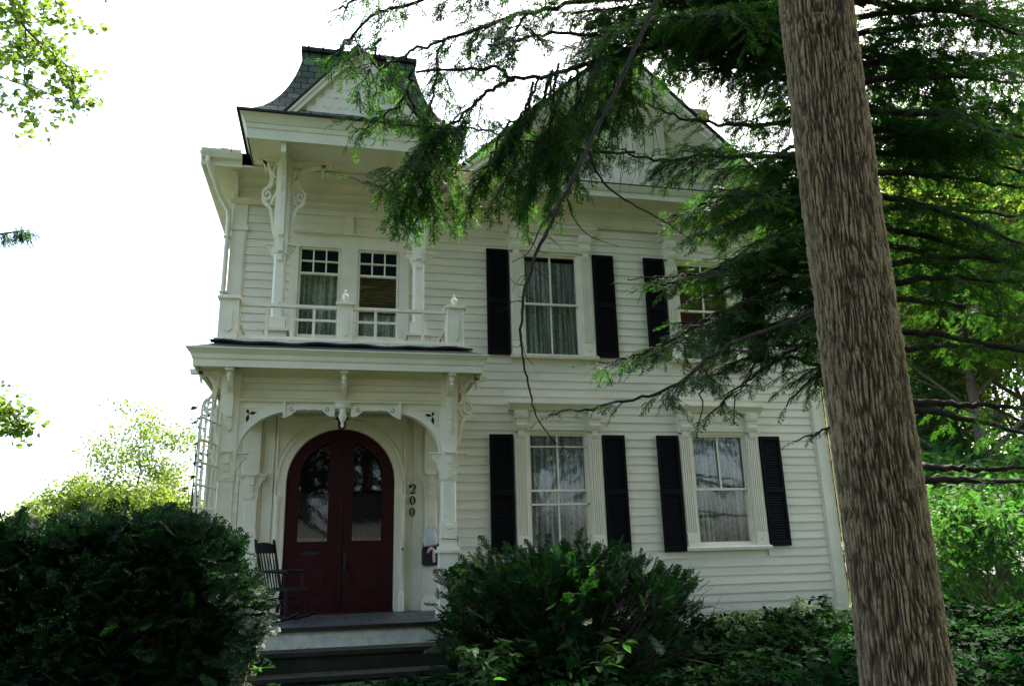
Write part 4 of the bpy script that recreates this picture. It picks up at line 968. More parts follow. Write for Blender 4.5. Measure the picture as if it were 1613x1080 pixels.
# ================================================================== FOLIAGE TOOLS
def unit(v): return v/np.maximum(np.linalg.norm(v, axis=-1, keepdims=True), 1e-9)
def frond_tpl(seed, n=10, ang=52, side_len=.40, need=.042, nw=.014, per=5, curl=.16):
    """feathery conifer spray of length 1 along +x: rachis, side twiglets, needle pairs"""
    r = np.random.default_rng(seed); V = []; Fq = []
    def quad(a, b, c, d): b0 = len(V); V.extend([a, b, c, d]); Fq.append((b0, b0+1, b0+2, b0+3))
    def twig(p, d, L, w):
        p = np.array(p); d = np.array(d); nrm = np.array((-d[1], d[0], 0))
        quad(p-nrm*w, p+nrm*w, p+d*L+nrm*w*.4, p+d*L-nrm*w*.4)
    def needles(p, d, L, k, ln):
        p = np.array(p); d = np.array(d); nrm = np.array((-d[1], d[0], 0))
        for j in range(k):
            t = (j+.6)/k; q = p+d*L*t; l = ln*(1-.35*t)*r.uniform(.75, 1.15)
            for s in (-1, 1):
                dd = nrm*s*.85+d*.5; dd = dd/np.linalg.norm(dd); nn = np.array((-dd[1], dd[0], 0)); tip = q+dd*l+np.array((0, 0, r.uniform(-.3, .2)*ln))
                quad(q-nn*nw*.5, q+dd*l*.5-nn*nw*.6, tip, q+dd*l*.5+nn*nw*.6)
    for i in range(5): twig((i/5, 0, 0), (1, 0, 0), .2, .006*(1-i/7))
    needles((.08, 0, 0), (1, 0, 0), .92, per*3, need)
    for i in range(n):
        for s in (-1, 1):
            x = (i+.5+(.25 if s > 0 else -.25))/n*.92+.04; L = side_len*(1-x*.72)*(.5+min(1, x*3)*.5)*r.uniform(.7, 1.12)
            if r.random() < .1: continue
            a = math.radians(ang+r.uniform(-10, 10))*s; d = (math.cos(a), math.sin(a), 0)
            twig((x, 0, 0), d, L, .004); needles((x, 0, 0), d, L, max(2, int(per*L/side_len+1.2)), need)
    V = np.array(V); V[:, 2] += -curl*V[:, 0]**2-curl*.9*np.abs(V[:, 1])**1.3+.012*np.sin(V[:, 0]*23+seed)
    return V, np.array(Fq)
def blade_tpl(seed, n=6, ang=48, side_len=.42, w=.085, curl=.18, droop=.9):
    """hemlock spray: every side twiglet a ragged blade of needles"""
    r = np.random.default_rng(seed); V = []; Fq = []
    def quad(*q): b0 = len(V); V.extend(q); Fq.append((b0, b0+1, b0+2, b0+3))
    def blade(p, d, L, w):
        p = np.array(p, float); d = np.array(d, float); nrm = np.array((-d[1], d[0], 0)); k = max(2, int(L/.10)+1)
        for j in range(k):
            t0, t1 = j/k, (j+1)/k; ww = w*(1-.5*t0)*r.uniform(.7, 1.15)
            for s in (-1, 1):
                a = p+d*L*t0; b = p+d*L*(t0+(t1-t0)*.62); tip = a+d*L*(t1-t0)*1.05+nrm*s*ww*r.uniform(.7, 1.2)+np.array((0, 0, r.uniform(-.25, .2)*w)); m_ = a+d*L*(t1-t0)*.25+nrm*s*ww*.42
                quad(a, m_, tip, b)
        quad(p+d*L*.8-nrm*w*.3, p+d*L*1.12, p+d*L*.8+nrm*w*.3, p+d*L*.6)
    blade((.02, 0, 0), (1, 0, 0), .96, w*.9)
    for i in range(n):
        for s in (-1, 1):
            x = (i+.5+(.25 if s > 0 else -.25))/n*.88+.05; L = side_len*(1-x*.62)*(.45+min(1, x*3)*.55)*r.uniform(.55, 1.2)
            if r.random() < .12: continue
            a = math.radians(ang+r.uniform(-14, 14))*s; blade((x, 0, 0), (math.cos(a), math.sin(a), 0), L, w)
    V = np.array(V); V[:, 2] += -curl*V[:, 0]**2-curl*droop*np.abs(V[:, 1])**1.3+.02*np.sin(V[:, 0]*17+seed)
    return V, np.array(Fq)
def leaf_tpl(kind='oval'):
    if kind == 'oval': out = [(0, 0), (.25, .24), (.55, .27), (.82, .14), (1, 0), (.82, -.14), (.55, -.27), (.25, -.24)]
    if kind == 'maple': out = [(0, 0), (.05, .30), (.32, .52), (.38, .28), (.66, .36), (1, 0), (.66, -.36), (.38, -.28), (.32, -.52), (.05, -.30)]
    h = len(out)//2; V = [(x, y, .35*abs(y)-.12*x*x) for x, y in out]; Fq = []
    for i in range(h-1 if kind == 'oval' else h-1):
        a, b, c, d = i, i+1, (len(out)-i-1) % len(out), (len(out)-i) % len(out)
        if i == 0: Fq.append((0, 1, len(out)-1, len(out)-1))
        else: Fq.append((a, b, c, d))
    if kind == 'oval': F2 = [(0, 1, 2, 4), (4, 2, 3, 4)]
    # simple fan of quads through the midrib
    V.append((.45, 0, -.03)); m_ = len(V)-1; n = len(out); F2 = [(m_, i, (i+1) % n, (i+2) % n) for i in range(0, n, 2)]
    return np.array(V), np.array(F2)
QUADLEAF = (np.array([(0, 0, 0), (.5, -.34, .10), (1, 0, -.04), (.5, .34, .10)]), np.array([(0, 1, 2, 3)]))
def scatter(tpls, pos, dirs, ups, scl, seed=0):
    """merge copies of the templates; returns V, F"""
    r = np.random.default_rng(seed); pos = np.asarray(pos, float); dirs = unit(np.asarray(dirs, float)); ups = np.asarray(ups, float); scl = np.asarray(scl, float)
    side = unit(np.cross(ups, dirs)); up = np.cross(dirs, side); which = r.integers(0, len(tpls), len(pos)); Vs = []; Fs = []; b = 0
    for k, (tv, tf) in enumerate(tpls):
        ix = np.where(which == k)[0]
        if len(ix) == 0: continue
        v = pos[ix][:, None, :]+scl[ix][:, None, None]*(tv[None, :, 0:1]*dirs[ix][:, None, :]+tv[None, :, 1:2]*side[ix][:, None, :]+tv[None, :, 2:3]*up[ix][:, None, :])
        f = tf[None]+(np.arange(len(ix))*len(tv))[:, None, None]+b; Vs.append(v.reshape(-1, 3)); Fs.append(f.reshape(-1, 4)); b += len(ix)*len(tv)
    return np.concatenate(Vs), np.concatenate(Fs)
def big_mesh(name, V, Fq, material, parent, label=None):
    off = ORG[parent.name] if parent is not None else np.zeros(3); V = (V-off).astype(np.float32); Fq = Fq.astype(np.int32)
    me = bpy.data.meshes.new(name); me.vertices.add(len(V)); me.vertices.foreach_set('co', V.ravel()); me.loops.add(Fq.size); me.loops.foreach_set('vertex_index', Fq.ravel())
    me.polygons.add(len(Fq)); me.polygons.foreach_set('loop_start', np.arange(0, Fq.size, 4, dtype=np.int32)); me.update(calc_edges=True)
    return link_mesh(name, me, material, parent, label)
HF = [blade_tpl(i, 5, 46, .50, .085) for i in range(7)]
YF = [frond_tpl(20+i, 4, 44, .55, .15, .075, 4, -.05) for i in range(6)]
FARF = [frond_tpl(40+i, 5, 50, .5, .11, .05, 3, .25) for i in range(3)]
OVAL = leaf_tpl('oval'); MAPLE = leaf_tpl('maple')

# ================================================================== HEMLOCK
HT = at(1345, 300, -3.9); HTX, HTY = HT[0]-.05, -3.9
hem = thing('hemlock_tree', (HTX, HTY, .35), 'dark hemlock with long drooping feathery boughs across the house, behind the thick trunk', 'tree')
def hx(z): return HTX+.02*(z-6)
mb = MB(); zs = np.linspace(.2, 17, 24); mb.tube([(hx(z)+.03*math.sin(z), HTY+.03*math.cos(z*1.3), z) for z in zs], [.155*(1-z/19) for z in zs], 12); mb.build('trunk', 'hemlock_bark', hem, True)
FR = dict(p=[], d=[], u=[], s=[])          # living foliage
def add_frond(p, d, u, s): FR['p'].append(p); FR['d'].append(d); FR['u'].append(u); FR['s'].append(s)
rb = random.Random(5)
def bough(pix=None, world=None, r0=.035, spread=.7, t0=.12, dens=1., droop=.35, fl=.26, name='branch', label=None, side=(1, 1), bare=False, taper=True):
    """one limb with side branches and its sprays; pix = [(px, py, Y)...]"""
    P = [at(a, b, c) for a, b, c in pix] if pix else world
    C = catmull(P, 8); n = len(C); jt = np.cumsum(np.array([[rb.gauss(0, .012) for _ in range(3)] for _ in range(n)]), axis=0)*.6+np.array([[rb.gauss(0, .010) for _ in range(3)] for _ in range(n)]); jt[:2] = 0; C = C+jt*(1 if pix else 1.5); seg = np.linalg.norm(np.diff(C, axis=0), axis=1); L = seg.sum(); cum = np.concatenate([[0], np.cumsum(seg)])/L
    mb = MB(); rr = [r0*(1-.85*t)+.003 for t in cum]; mb.tube(C, rr, 7)
    if not bare:
        step = .056/dens; t = t0; sgn = 1; ph1, ph2 = rb.uniform(0, 6), rb.uniform(0, 6)
        while t < 1.0:
            p = np.array([np.interp(t, cum, C[:, k]) for k in range(3)]); q = np.array([np.interp(min(1, t+.03), cum, C[:, k]) for k in range(3)]); tan = unit(q-np.array([np.interp(max(0, t-.03), cum, C[:, k]) for k in range(3)]))
            sd = unit(np.cross(tan, (0, 0, 1.))); sgn = -sgn if rb.random() < .8 else sgn
            clump = .75+.45*math.sin(t*L*3.1+ph1)+.25*math.sin(t*L*7.3+ph2)
            ln = spread*(1-t**2*.72)*min(1, .45+t*1.6)*rb.uniform(.35, 1.35)*max(.3, min(1.25, clump))
            if ln > .07:
                d = unit(tan*rb.uniform(.35, 1.3)+sd*sgn*rb.uniform(.5, 1.2)+np.array((0, 0, rb.uniform(-.35, .30))))
                stack = [(p, d, ln, 0)]
                while stack:
                    p_, dd, l_, lv = stack.pop(); k = max(2, int(l_/.085)); pts = [p_]
                    for j in range(k):
                        dd = unit(dd+np.array((rb.uniform(-.2, .2), rb.uniform(-.2, .2), -droop*.30*rb.uniform(-.1, 1.2)))); pts.append(pts[-1]+dd*l_/k); w = unit(np.cross(dd, (0, 0, 1.)))
                        if lv == 0 and l_ > .22 and rb.random() < .6: stack.append((pts[-1], unit(dd*rb.uniform(.5, 1)+w*rb.choice((-1, 1))*rb.uniform(.5, 1)+np.array((0, 0, rb.uniform(-.4, .25)))), l_*rb.uniform(.25, .5), 1))
                        s2 = rb.choice((-1, 1))
                        if rb.random() < .9:
                            fd = unit(dd*rb.uniform(.5, 1.2)+w*s2*rb.uniform(.3, 1.)+np.array((0, 0, rb.uniform(-.55, .25)*(.5+droop))))
                            add_frond(pts[-1], fd, unit(np.array((0, 0, 1.))+w*rb.uniform(-.8, .8)+dd*rb.uniform(-.4, .4)), fl*rb.uniform(.45, 1.0)*(.8 if lv else 1))
                    add_frond(pts[-1], dd, (0, 0, 1.), fl*rb.uniform(.5, .95)); mb.tube(pts, [(.0055 if lv == 0 else .0035)*(1-j/len(pts))+.0016 for j in range(len(pts))], 4, False)
            t += step/L
        add_frond(C[-1], unit(C[-1]-C[-3]), (0, 0, 1.), fl*1.1)
    mb.build(name, 'hemlock_bark', hem, True, label)
T = lambda y: (1312+.14*y, y, -3.9)
# upper limbs sweeping left across the sky and the roofs
bough([T(40), (1210, 60, -4.3), (1010, 75, -4.8), (900, 109, -5.1), (810, 125, -5.3), (774, 107, -5.4), (651, 105, -5.6)], r0=.055, spread=.34, dens=.5, droop=.9, fl=.24)
bough([(810, 125, -5.3), (780, 140, -5.3), (745, 170, -5.3), (700, 205, -5.3), (672, 250, -5.3)], r0=.02, spread=.5, dens=.95, droop=1.1, fl=.26)
bough([(870, 112, -5.2), (850, 160, -5.2), (800, 200, -5.15), (770, 260, -5.1), (745, 330, -5.1)], r0=.018, spread=.5, dens=.9, droop=1.2, fl=.26)
bough([(945, 95, -5.0), (925, 150, -5.0), (880, 210, -5.), (850, 270, -5.), (835, 330, -5.)], r0=.018, spread=.52, dens=1.0, droop=1.2, fl=.27)
bough([(1000, 78, -4.8), (985, 120, -4.8), (960, 160, -4.8), (930, 200, -4.8)], r0=.018, spread=.4, dens=.8, droop=1., fl=.26)
bough([T(-30), (1200, -20, -4.4), (1000, 0, -4.9), (860, 20, -5.2), (740, 60, -5.5), (660, 85, -5.6), (600, 110, -5.7)], r0=.05, spread=.6, dens=.75, droop=.7)
bough([T(-60), (1150, -60, -4.2), (950, -45, -4.6), (790, -20, -5.0), (640, 10, -5.4), (560, 50, -5.6), (543, 90, -5.7)], r0=.05, spread=.55, dens=.7, droop=.8)
bough([T(-90), (1150, -120, -4.), (900, -100, -4.4), (740, -50, -4.8), (590, -10, -5.2), (545, 5, -5.4)], r0=.05, spread=.6, dens=.7, droop=.8)
bough([(1000, 240, -4.6), (900, 238, -4.8), (820, 215, -5.0), (740, 192, -5.2), (640, 185, -5.4), (548, 180, -5.6)], r0=.014, spread=.42, dens=.55, droop=.8, fl=.22)
bough([(740, 192, -5.2), (690, 215, -5.3), (640, 260, -5.4), (600, 290, -5.4), (545, 275, -5.5)], r0=.012, spread=.40, dens=.9, droop=.9, fl=.22)
bough([(700, 190, -5.3), (690, 240, -5.3), (675, 290, -5.3), (640, 330, -5.3)], r0=.012, spread=.40, dens=.95, droop=1.1, fl=.24)
bough([(650, 110, -5.6), (640, 150, -5.6), (600, 190, -5.6), (565, 215, -5.6)], r0=.012, spread=.36, dens=.85, droop=.9, fl=.22)
bough([(640, 140, -5.6), (660, 180, -5.5), (690, 200, -5.5)], r0=.012, spread=.42, dens=.9, droop=1., fl=.24)
bough([T(120), (1250, 130, -4.2), (1120, 90, -4.5), (1000, 60, -4.8), (880, 50, -5.1), (770, 60, -5.3)], r0=.05, spread=.62, dens=.85, droop=.6)
bough([T(90), (1230, 40, -4.8), (1120, 20, -5.4), (1000, 30, -5.8), (940, 60, -6.0)], r0=.04, spread=.55, dens=.9, droop=.6)
bough([T(200), (1270, 190, -4.2), (1170, 200, -4.5), (1090, 190, -4.7), (1020, 170, -4.9)], r0=.04, spread=.34, dens=.8, droop=.5)
bough([T(250), (1290, 250, -4.4), (1200, 245, -4.7), (1110, 245, -5.0), (1040, 250, -5.2), (985, 243, -5.3)], r0=.04, spread=.55, dens=1.1, droop=.45)
bough([T(300), (1290, 300, -4.0), (1200, 300, -4.2), (1120, 320, -4.4), (1070, 345, -4.5)], r0=.04, spread=.60, dens=1.1, droop=.5)
bough([T(330), (1300, 370, -4.4), (1230, 380, -4.6), (1150, 400, -4.8), (1080, 430, -5.0), (1010, 440, -5.1)], r0=.04, spread=.46, dens=1.05, droop=.5)
bough([T(400), (1310, 430, -4.2), (1230, 450, -4.5), (1160, 480, -4.8), (1080, 520, -5.0), (1000, 560, -5.2), (940, 575, -5.3)], r0=.038, spread=.42, dens=1.0, droop=.55)
bough([T(400), (1310, 470, -4.6), (1230, 500, -5.), (1150, 540, -5.2), (1060, 600, -5.5), (960, 630, -5.6), (870, 645, -5.7)], r0=.036, spread=.34, dens=.95, droop=.7, fl=.22)
bough([T(480), (1320, 520, -4.2), (1250, 550, -4.4), (1180, 590, -4.6), (1115, 640, -4.8)], r0=.03, spread=.30, dens=.8, droop=.9, fl=.22)
bough([T(520), (1340, 560, -4.3), (1290, 590, -4.4), (1240, 640, -4.5)], r0=.03, spread=.34, dens=.9, droop=.8, fl=.22)
bough([T(640), (1350, 650, -4.3), (1300, 680, -4.4), (1245, 700, -4.4)], r0=.025, spread=.24, dens=.8, droop=.7, fl=.2)
bough([T(560), (1330, 480, -4.8), (1270, 500, -5), (1210, 540, -5.2), (1190, 580, -5.2)], r0=.03, spread=.4, dens=.8, droop=.8)
for i in range(60):
    px_, py_, sp_ = rb.choice([(1130, 270, .4), (1120, 310, .45), (1130, 380, .5), (1110, 430, .5), (1080, 480, .45), (1110, 520, .4), (1240, 540, .25), (1180, 60, .5), (1080, 30, .5), (920, 30, .45)])
    px_ += rb.uniform(-50, 70); py_ += rb.uniform(-30, 30); Y_ = rb.uniform(-5.4, -3.2)
    if i >= 30: px_, py_, sp_ = rb.uniform(900, 1220), rb.uniform(-20, 110), .5
    if i < 12: px_, py_, sp_ = 1170+rb.uniform(-60, 50), 200+i*32, .45
    y0_ = py_+rb.uniform(-40, 60)
    bough([T(y0_), (1300-.2*(1300-px_), y0_*.7+py_*.3-14, (-3.9*2+Y_)/3), ((1300+px_)/2, (y0_+py_)/2-12, (-3.9+Y_*2)/3), (px_, py_, Y_)], r0=.025, spread=sp_, dens=.8, droop=.6, fl=.24)
for (xa, ya, xb, yb) in ((870, 110, 880, 330), (900, 120, 800, 300), (940, 100, 880, 300), (980, 80, 930, 260), (880, 100, 835, 320), (850, 120, 760, 300), (990, 100, 1000, 180), (910, 110, 905, 300), (840, 130, 780, 320), (700, 60, 640, 330), (760, 40, 720, 120), (830, 20, 800, 90), (700, 190, 655, 345), (960, 30, 930, 110), (640, 240, 700, 345), (600, 60, 570, 130)):
    Y_ = rb.uniform(-5.7, -4.8); bough([(xa, ya, Y_), (xa*.7+xb*.3, ya*.65+yb*.35, Y_), (xa*.35+xb*.65, ya*.3+yb*.7, Y_), (xb, yb, Y_)], r0=.012, spread=.42, dens=1., droop=1.1, fl=.24, t0=.02)
for (yy, pts, sp_) in ((420, [(1250, 400), (1180, 410), (1130, 430), (1085, 440)], .34), (480, [(1250, 470), (1180, 480), (1120, 500), (1070, 500)], .36), (440, [(1240, 440), (1170, 450), (1110, 470), (1075, 475)], .34), (440, [(1240, 430), (1150, 430), (1060, 440), (1000, 445)], .30), (500, [(1230, 510), (1150, 520), (1080, 540), (960, 580)], .36), (360, [(1240, 330), (1160, 345), (1100, 370)], .45), (560, [(1260, 545), (1180, 560), (1110, 600), (1100, 660)], .28), (520, [(1250, 500), (1200, 540), (1170, 600), (1150, 640)], .26)):
    Y_ = rb.uniform(-5.6, -4.4); k_ = len(pts); bough([T(yy)]+[(a, b, -3.9+(Y_+3.9)*(i+1)/k_) for i, (a, b) in enumerate(pts)], r0=.022, spread=sp_, dens=.9, droop=.55, fl=.22)
# limbs to the right of the trunk
for yy, ye, Ye, sp, dn in ((-90, -110, -4.5, .9, .9), (30, 10, -4.2, .9, .9), (140, 60, -3.4, .9, .9), (200, 290, -4.2, .9, .9), (350, 450, -4.2, .9, .9), (450, 440, -5.2, .8, .8), (520, 560, -5.0, .5, .6), (-60, -40, -3.4, .9, .9), (0, 70, -5.4, .9, .9), (100, 90, -2.6, .9, .9), (170, 230, -5.6, .9, .9), (240, 260, -2.6, .9, .9), (300, 420, -5.4, .8, .9), (380, 470, -2.8, .8, .8), (-20, -60, -4.6, .9, .7), (60, 30, -3.2, .9, .7), (130, 130, -4.9, .9, .8), (210, 190, -3.0, .9, .7), (270, 300, -5.0, .9, .7), (330, 350, -3.4, .8, .7), (420, 400, -4.6, .8, .7), (470, 520, -3.2, .8, .6), (560, 548, -4.2, .55, .5)):
    bough([T(yy), (1480, (yy*2+ye)/3-8, (-3.9*2+Ye)/3), (1590, (yy+ye*2)/3, (-3.9+Ye*2)/3), (1680, ye, Ye)], r0=.045, spread=sp, dens=dn*.66, droop=.45, t0=.05)
for yy, ye, Ye in ((632, 650, -4.2), (640, 700, -3.6), (735, 735, -4.4), (752, 762, -3.7)):
    bough([T(yy), (1500, yy+(ye-yy)*.2+4, -3.9), (1580, yy+(ye-yy)*.6, (Ye-3.9)/2), (1700, ye, Ye)], r0=.05, spread=.45, dens=.28, droop=.6, t0=.3)
# branches away from the camera and high in the crown (shade the yard)
for i in range(34):
    z = rb.uniform(6.5, 15.5); a = rb.uniform(0, 2*math.pi); Lb = rb.uniform(2.2, 3.6)*(1-(z-6)/22)
    if z < 9.2 and -2.7 < a-2*math.pi < -1.2: a -= 1.8
    if z < 9 and math.cos(a) < -.2: a = math.pi-a
    d = np.array((math.cos(a), math.sin(a), 0)); p0 = np.array((hx(z), HTY, z))
    bough(world=[p0, p0+d*Lb*.35+(0, 0, .12), p0+d*Lb*.7+(0, 0, .0), p0+d*Lb+(0, 0, -.35)], r0=.035, spread=.9, dens=.42, fl=.42, droop=.4)
P_, D_, U_, S_ = (np.array(FR[k]) for k in 'pdus')
V, Fq = scatter(HF, P_, D_, U_, S_, 3); big_mesh('crown', V, Fq, 'hemlock_leaf', hem)
print('hemlock fronds', len(P_), 'quads', len(Fq))
# small cones hanging from the sprays
ix = rng.choice(len(P_), 700); mb = MB()
for i in ix:
    c = P_[i]+D_[i]*S_[i]*rng.uniform(.5, 1)+np.array((0, 0, -.02)); r_ = .009
    mb.add([c+(0, 0, r_*1.3), c+(r_, 0, 0), c+(0, r_, 0), c+(-r_, 0, 0), c+(0, -r_, 0), c-(0, 0, r_*1.5)], [(0, 1, 2), (0, 2, 3), (0, 3, 4), (0, 4, 1), (5, 2, 1), (5, 3, 2), (5, 4, 3), (5, 1, 4)])
cn = mb.build('cones', 'hemlock_bark', hem); cn['kind'] = 'stuff'
# long dead limb hanging down in front of the windows
mb = MB()
def twig(pix, r0, r1, mb=mb):
    C = catmull([at(a, b, c) for a, b, c in pix], 6); C[1:-1] += np.array([[rb.gauss(0, 1) for _ in range(3)] for _ in range(len(C)-2)])*min(.0045, r0*.25); mb.tube(C, np.linspace(r0, r1, len(C))*np.array([rb.uniform(.85, 1.2) for _ in C]), 7)
twig([(1075, -90, -6.1), (1035, 0, -6.2), (985, 110, -6.3), (935, 215, -6.4), (900, 285, -6.5), (870, 345, -6.5), (845, 400, -6.5), (828, 450, -6.5), (822, 500, -6.5), (824, 560, -6.5), (833, 610, -6.5), (848, 660, -6.5), (875, 695, -6.5), (912, 720, -6.5)],   .021, .0025)
twig([(925, 232, -6.4), (945, 280, -6.3), (985, 315, -6.2), (1045, 348, -6.1), (1095, 382, -6.0)], .012, .004)
twig([(893, 312, -6.5), (905, 345, -6.4), (930, 372, -6.3), (975, 388, -6.2)], .007, .002)
twig([(880, 330, -6.5), (855, 352, -6.5), (842, 380, -6.5), (830, 400, -6.5), (806, 413, -6.5)], .007, .003)
for i in range(26):
    t_ = rb.uniform(.05, .95); yy_ = 20+t_*560; xx_ = np.interp(yy_, [0, 110, 215, 285, 345, 400, 450, 500, 560, 610, 660], [1035, 985, 935, 900, 870, 845, 828, 822, 824, 833, 848]); sg = rb.choice((-1, 1)); L_ = rb.uniform(8, 34)
    twig([(xx_, yy_, -6.35), (xx_+sg*L_*.5, yy_+L_*rb.uniform(0, .5), -6.35+rb.uniform(-.1, .1)), (xx_+sg*L_, yy_+L_*rb.uniform(.2, 1.1), -6.35+rb.uniform(-.2, .2))], .004, .0012)
twig([(837, 380, -6.5), (848, 395, -6.5), (866, 400, -6.5)], .003, .002)
twig([(838, 388, -6.5), (830, 372, -6.5)], .003, .002)
twig([(830, 448, -6.5), (815, 448, -6.5), (803, 438, -6.5)], .003, .002)
twig([(826, 475, -6.5), (808, 475, -6.5), (795, 487, -6.5), (780, 491, -6.5)], .004, .002)
twig([(824, 540, -6.5), (828, 560, -6.5), (840, 575, -6.5)], .003, .002)
mb.build('branch', 'hemlock_bark', hem, True, 'long bare brown limb hanging down across the windows')
mb = MB()
for i in range(9):
    x0 = 960+i*9; y0 = 170+rb.uniform(0, 60); 
    twig([(x0, y0, -5.), (x0+rb.uniform(-12, 12), y0+45, -5.), (x0+rb.uniform(-18, 18), y0+rb.uniform(70, 110), -5.)], .004, .0015, mb)
for (a, b) in (((975, 230), (950, 275)), ((850, 60), (1085, 130))):
    twig([(a[0], a[1], -5), ((a[0]+b[0])/2+4, (a[1]+b[1])/2+3, -5), (b[0], b[1], -5)], .006, .002, mb)
mb.build('twigs', 'twig', hem, True)

# ================================================================== BIG TRUNK IN FRONT
TX, TY = 1.20, -7.2
big = thing('ash_tree', (TX, TY, .1), 'thick straight tree trunk with deeply furrowed grey-brown bark in the right foreground', 'tree')
def vnoise(u, v, nu, seed):
    """value noise, periodic in u over nu cells"""
    r = np.random.default_rng(seed); G = r.random((512, nu)); ui = np.floor(u).astype(int); vi = np.floor(v).astype(int); fu = u-ui; fv = v-vi; fu = fu*fu*(3-2*fu); fv = fv*fv*(3-2*fv)
    g = lambda a, b: G[a % 512, b % nu]
    return (g(vi, ui)*(1-fu)+g(vi, ui+1)*fu)*(1-fv)+(g(vi+1, ui)*(1-fu)+g(vi+1, ui+1)*fu)*fv
NTH, NZ = 460, 1050
th = np.linspace(0, 2*math.pi, NTH, endpoint=False); zz = np.concatenate([np.linspace(-.1, 6.6, NZ), np.linspace(6.8, 13, 20)]); TH, ZZ = np.meshgrid(th, zz)
uu = TH/(2*math.pi)
w1 = vnoise(uu*12, ZZ*2.2, 12, 1)*2-1; w2 = vnoise(uu*24, ZZ*5, 24, 2)*2-1; w3 = vnoise(uu*9, ZZ*1.1, 9, 3)*2-1
K = 21
w4 = vnoise(uu*6, ZZ*.8, 6, 4)*2-1; w5 = vnoise(uu*40, ZZ*9, 40, 5)*2-1
def plates(nu, cell, seed, wu, wv, lean):
    # stretched cellular pattern: long lens-shaped bark plates with a network of furrows between them
    r = np.random.default_rng(seed); A = uu*nu+wu*w1*.9+wu*.45*w2+.16*w5+lean*np.sin(ZZ*2.2+4*w4)*.5; B = ZZ/cell+wv*w3+.3*w2; ui = np.floor(A).astype(int); vi = np.floor(B).astype(int); JX = r.uniform(.12, .88, (400, nu)); JY = r.uniform(0, 1, (400, nu)); Hh = r.random((400, nu))
    f1 = np.full(A.shape, 9.); f2 = np.full(A.shape, 9.); hh = np.zeros(A.shape)
    for dv in (-2, -1, 0, 1, 2):
        for du in (-1, 0, 1):
            cu, cv = ui+du, vi+dv; jx = JX[cv % 400, cu % nu]; jy = JY[cv % 400, cu % nu]; d = np.abs(cu+jx-A)*1.15+np.abs(cv+jy-B)*.62
            m1 = d < f1; f2 = np.where(m1, f1, np.minimum(f2, d)); hh = np.where(m1, Hh[cv % 400, cu % nu], hh); f1 = np.where(m1, d, f1)
    return f2-f1, hh
e1, h1 = plates(64, .22, 11, .6, .8, .5); e2, h2 = plates(96, .11, 12, .6, .8, .3)
fine = vnoise(uu*210, ZZ*13, 210, 7); fine2 = vnoise(uu*130, ZZ*50, 130, 8); fine3 = vnoise(uu*220, ZZ*4, 220, 10); brk = vnoise(uu*42, ZZ*16, 42, 9)
ridge = np.clip((e1-.02)/.40, 0, 1)**.8*(.72+.28*h1)*(.62+.38*np.clip(e2/.30, 0, 1))*(.85+.3*brk)+.20*(fine-.5)+.20*(fine2-.5)+.34*(fine3-.5)
ridge = np.clip(ridge, 0, 1.15)
flare = .09*np.exp(-np.maximum(ZZ, 0)*3.2)*(1+.3*np.sin(TH*5))
RR = .256+.0015*ZZ*(ZZ < 7)-.01*(ZZ >= 7)+flare+.010*np.sin(TH*3+ZZ*.7)+.026*(ridge-.5)
# old branch scar
ang_c = math.atan2(CAM[1]-TY, CAM[0]-TX); dth = np.angle(np.exp(1j*(TH-ang_c-.05)))
sc_ = np.exp(-((dth*.27)**2+(ZZ-5.50)**2)/.012); RR += .022*sc_+.012*np.sin(np.sqrt((dth*.27)**2+(ZZ-5.5)**2)*110)*sc_
cx_ = TX+.018*ZZ+.012*np.sin(ZZ*1.1); X = cx_+RR*np.cos(TH); Y = TY+RR*np.sin(TH)
nzt = len(zz); I_ = np.arange(nzt*NTH).reshape(nzt, NTH); J = np.roll(I_, -1, axis=1); Fq = np.stack([I_[:-1], J[:-1], J[1:], I_[1:]], -1).reshape(-1, 4)
trk = big_mesh('trunk', np.stack([X, Y, ZZ], -1).reshape(-1, 3), Fq, 'bark', big)
at_ = trk.data.attributes.new('ridge', 'FLOAT', 'POINT'); at_.data.foreach_set('value', ridge.ravel().astype(np.float32))
trk.data.polygons.foreach_set('use_smooth', [True]*len(trk.data.polygons))
# ---- deciduous tree generator: limbs and leaf clusters
def limbs(base, height, spread, seed, trunk_r, fork=.35, n1=9, up=.7):
    r = random.Random(seed); mb = MB(); ends = []; base = np.array(base, float)
    def grow(p, d, L, rad, lvl):
        k = 4; pts = [p]; dd = d
        for i in range(k):
            dd = unit(dd+np.array([r.uniform(-.16, .16), r.uniform(-.16, .16), r.uniform(-.05, .12)])); pts.append(pts[-1]+dd*L/k)
        mb.tube(pts, [rad*(1-.55*i/k) for i in range(k+1)], 6 if lvl < 2 else 4, False)
        if lvl >= 3: ends.extend([pts[-1], pts[2], pts[3]]); return
        for i in range(3 if lvl else 4):
            a = r.uniform(0, 2*math.pi); q = pts[r.choice([2, 3, 4])] if i else pts[-1]
            nd = unit(dd*.75+np.array([math.cos(a), math.sin(a), r.uniform(-.1, .5)])*.75); grow(q, nd, L*r.uniform(.55, .75), rad*.42, lvl+1)
    hts = height*fork; tp = [base+np.array((r.uniform(-.1, .1)*i*.3, r.uniform(-.1, .1)*i*.3, height*.8*i/6)) for i in range(7)]
    mb.tube(tp, [trunk_r*(1-.85*i/6) for i in range(7)], 10)
    for i in range(n1):
        t = fork+(1-fork)*i/n1; p = base+(tp[-1]-base)*t; a = i*2.4+r.uniform(-.4, .4)
        grow(p, unit(np.array([math.cos(a), math.sin(a), up+t*.5])), spread*(1.05-.5*t)*r.uniform(.75, 1.1)*.55, trunk_r*.38*(1.1-t), 1)
    return mb, np.array(ends)
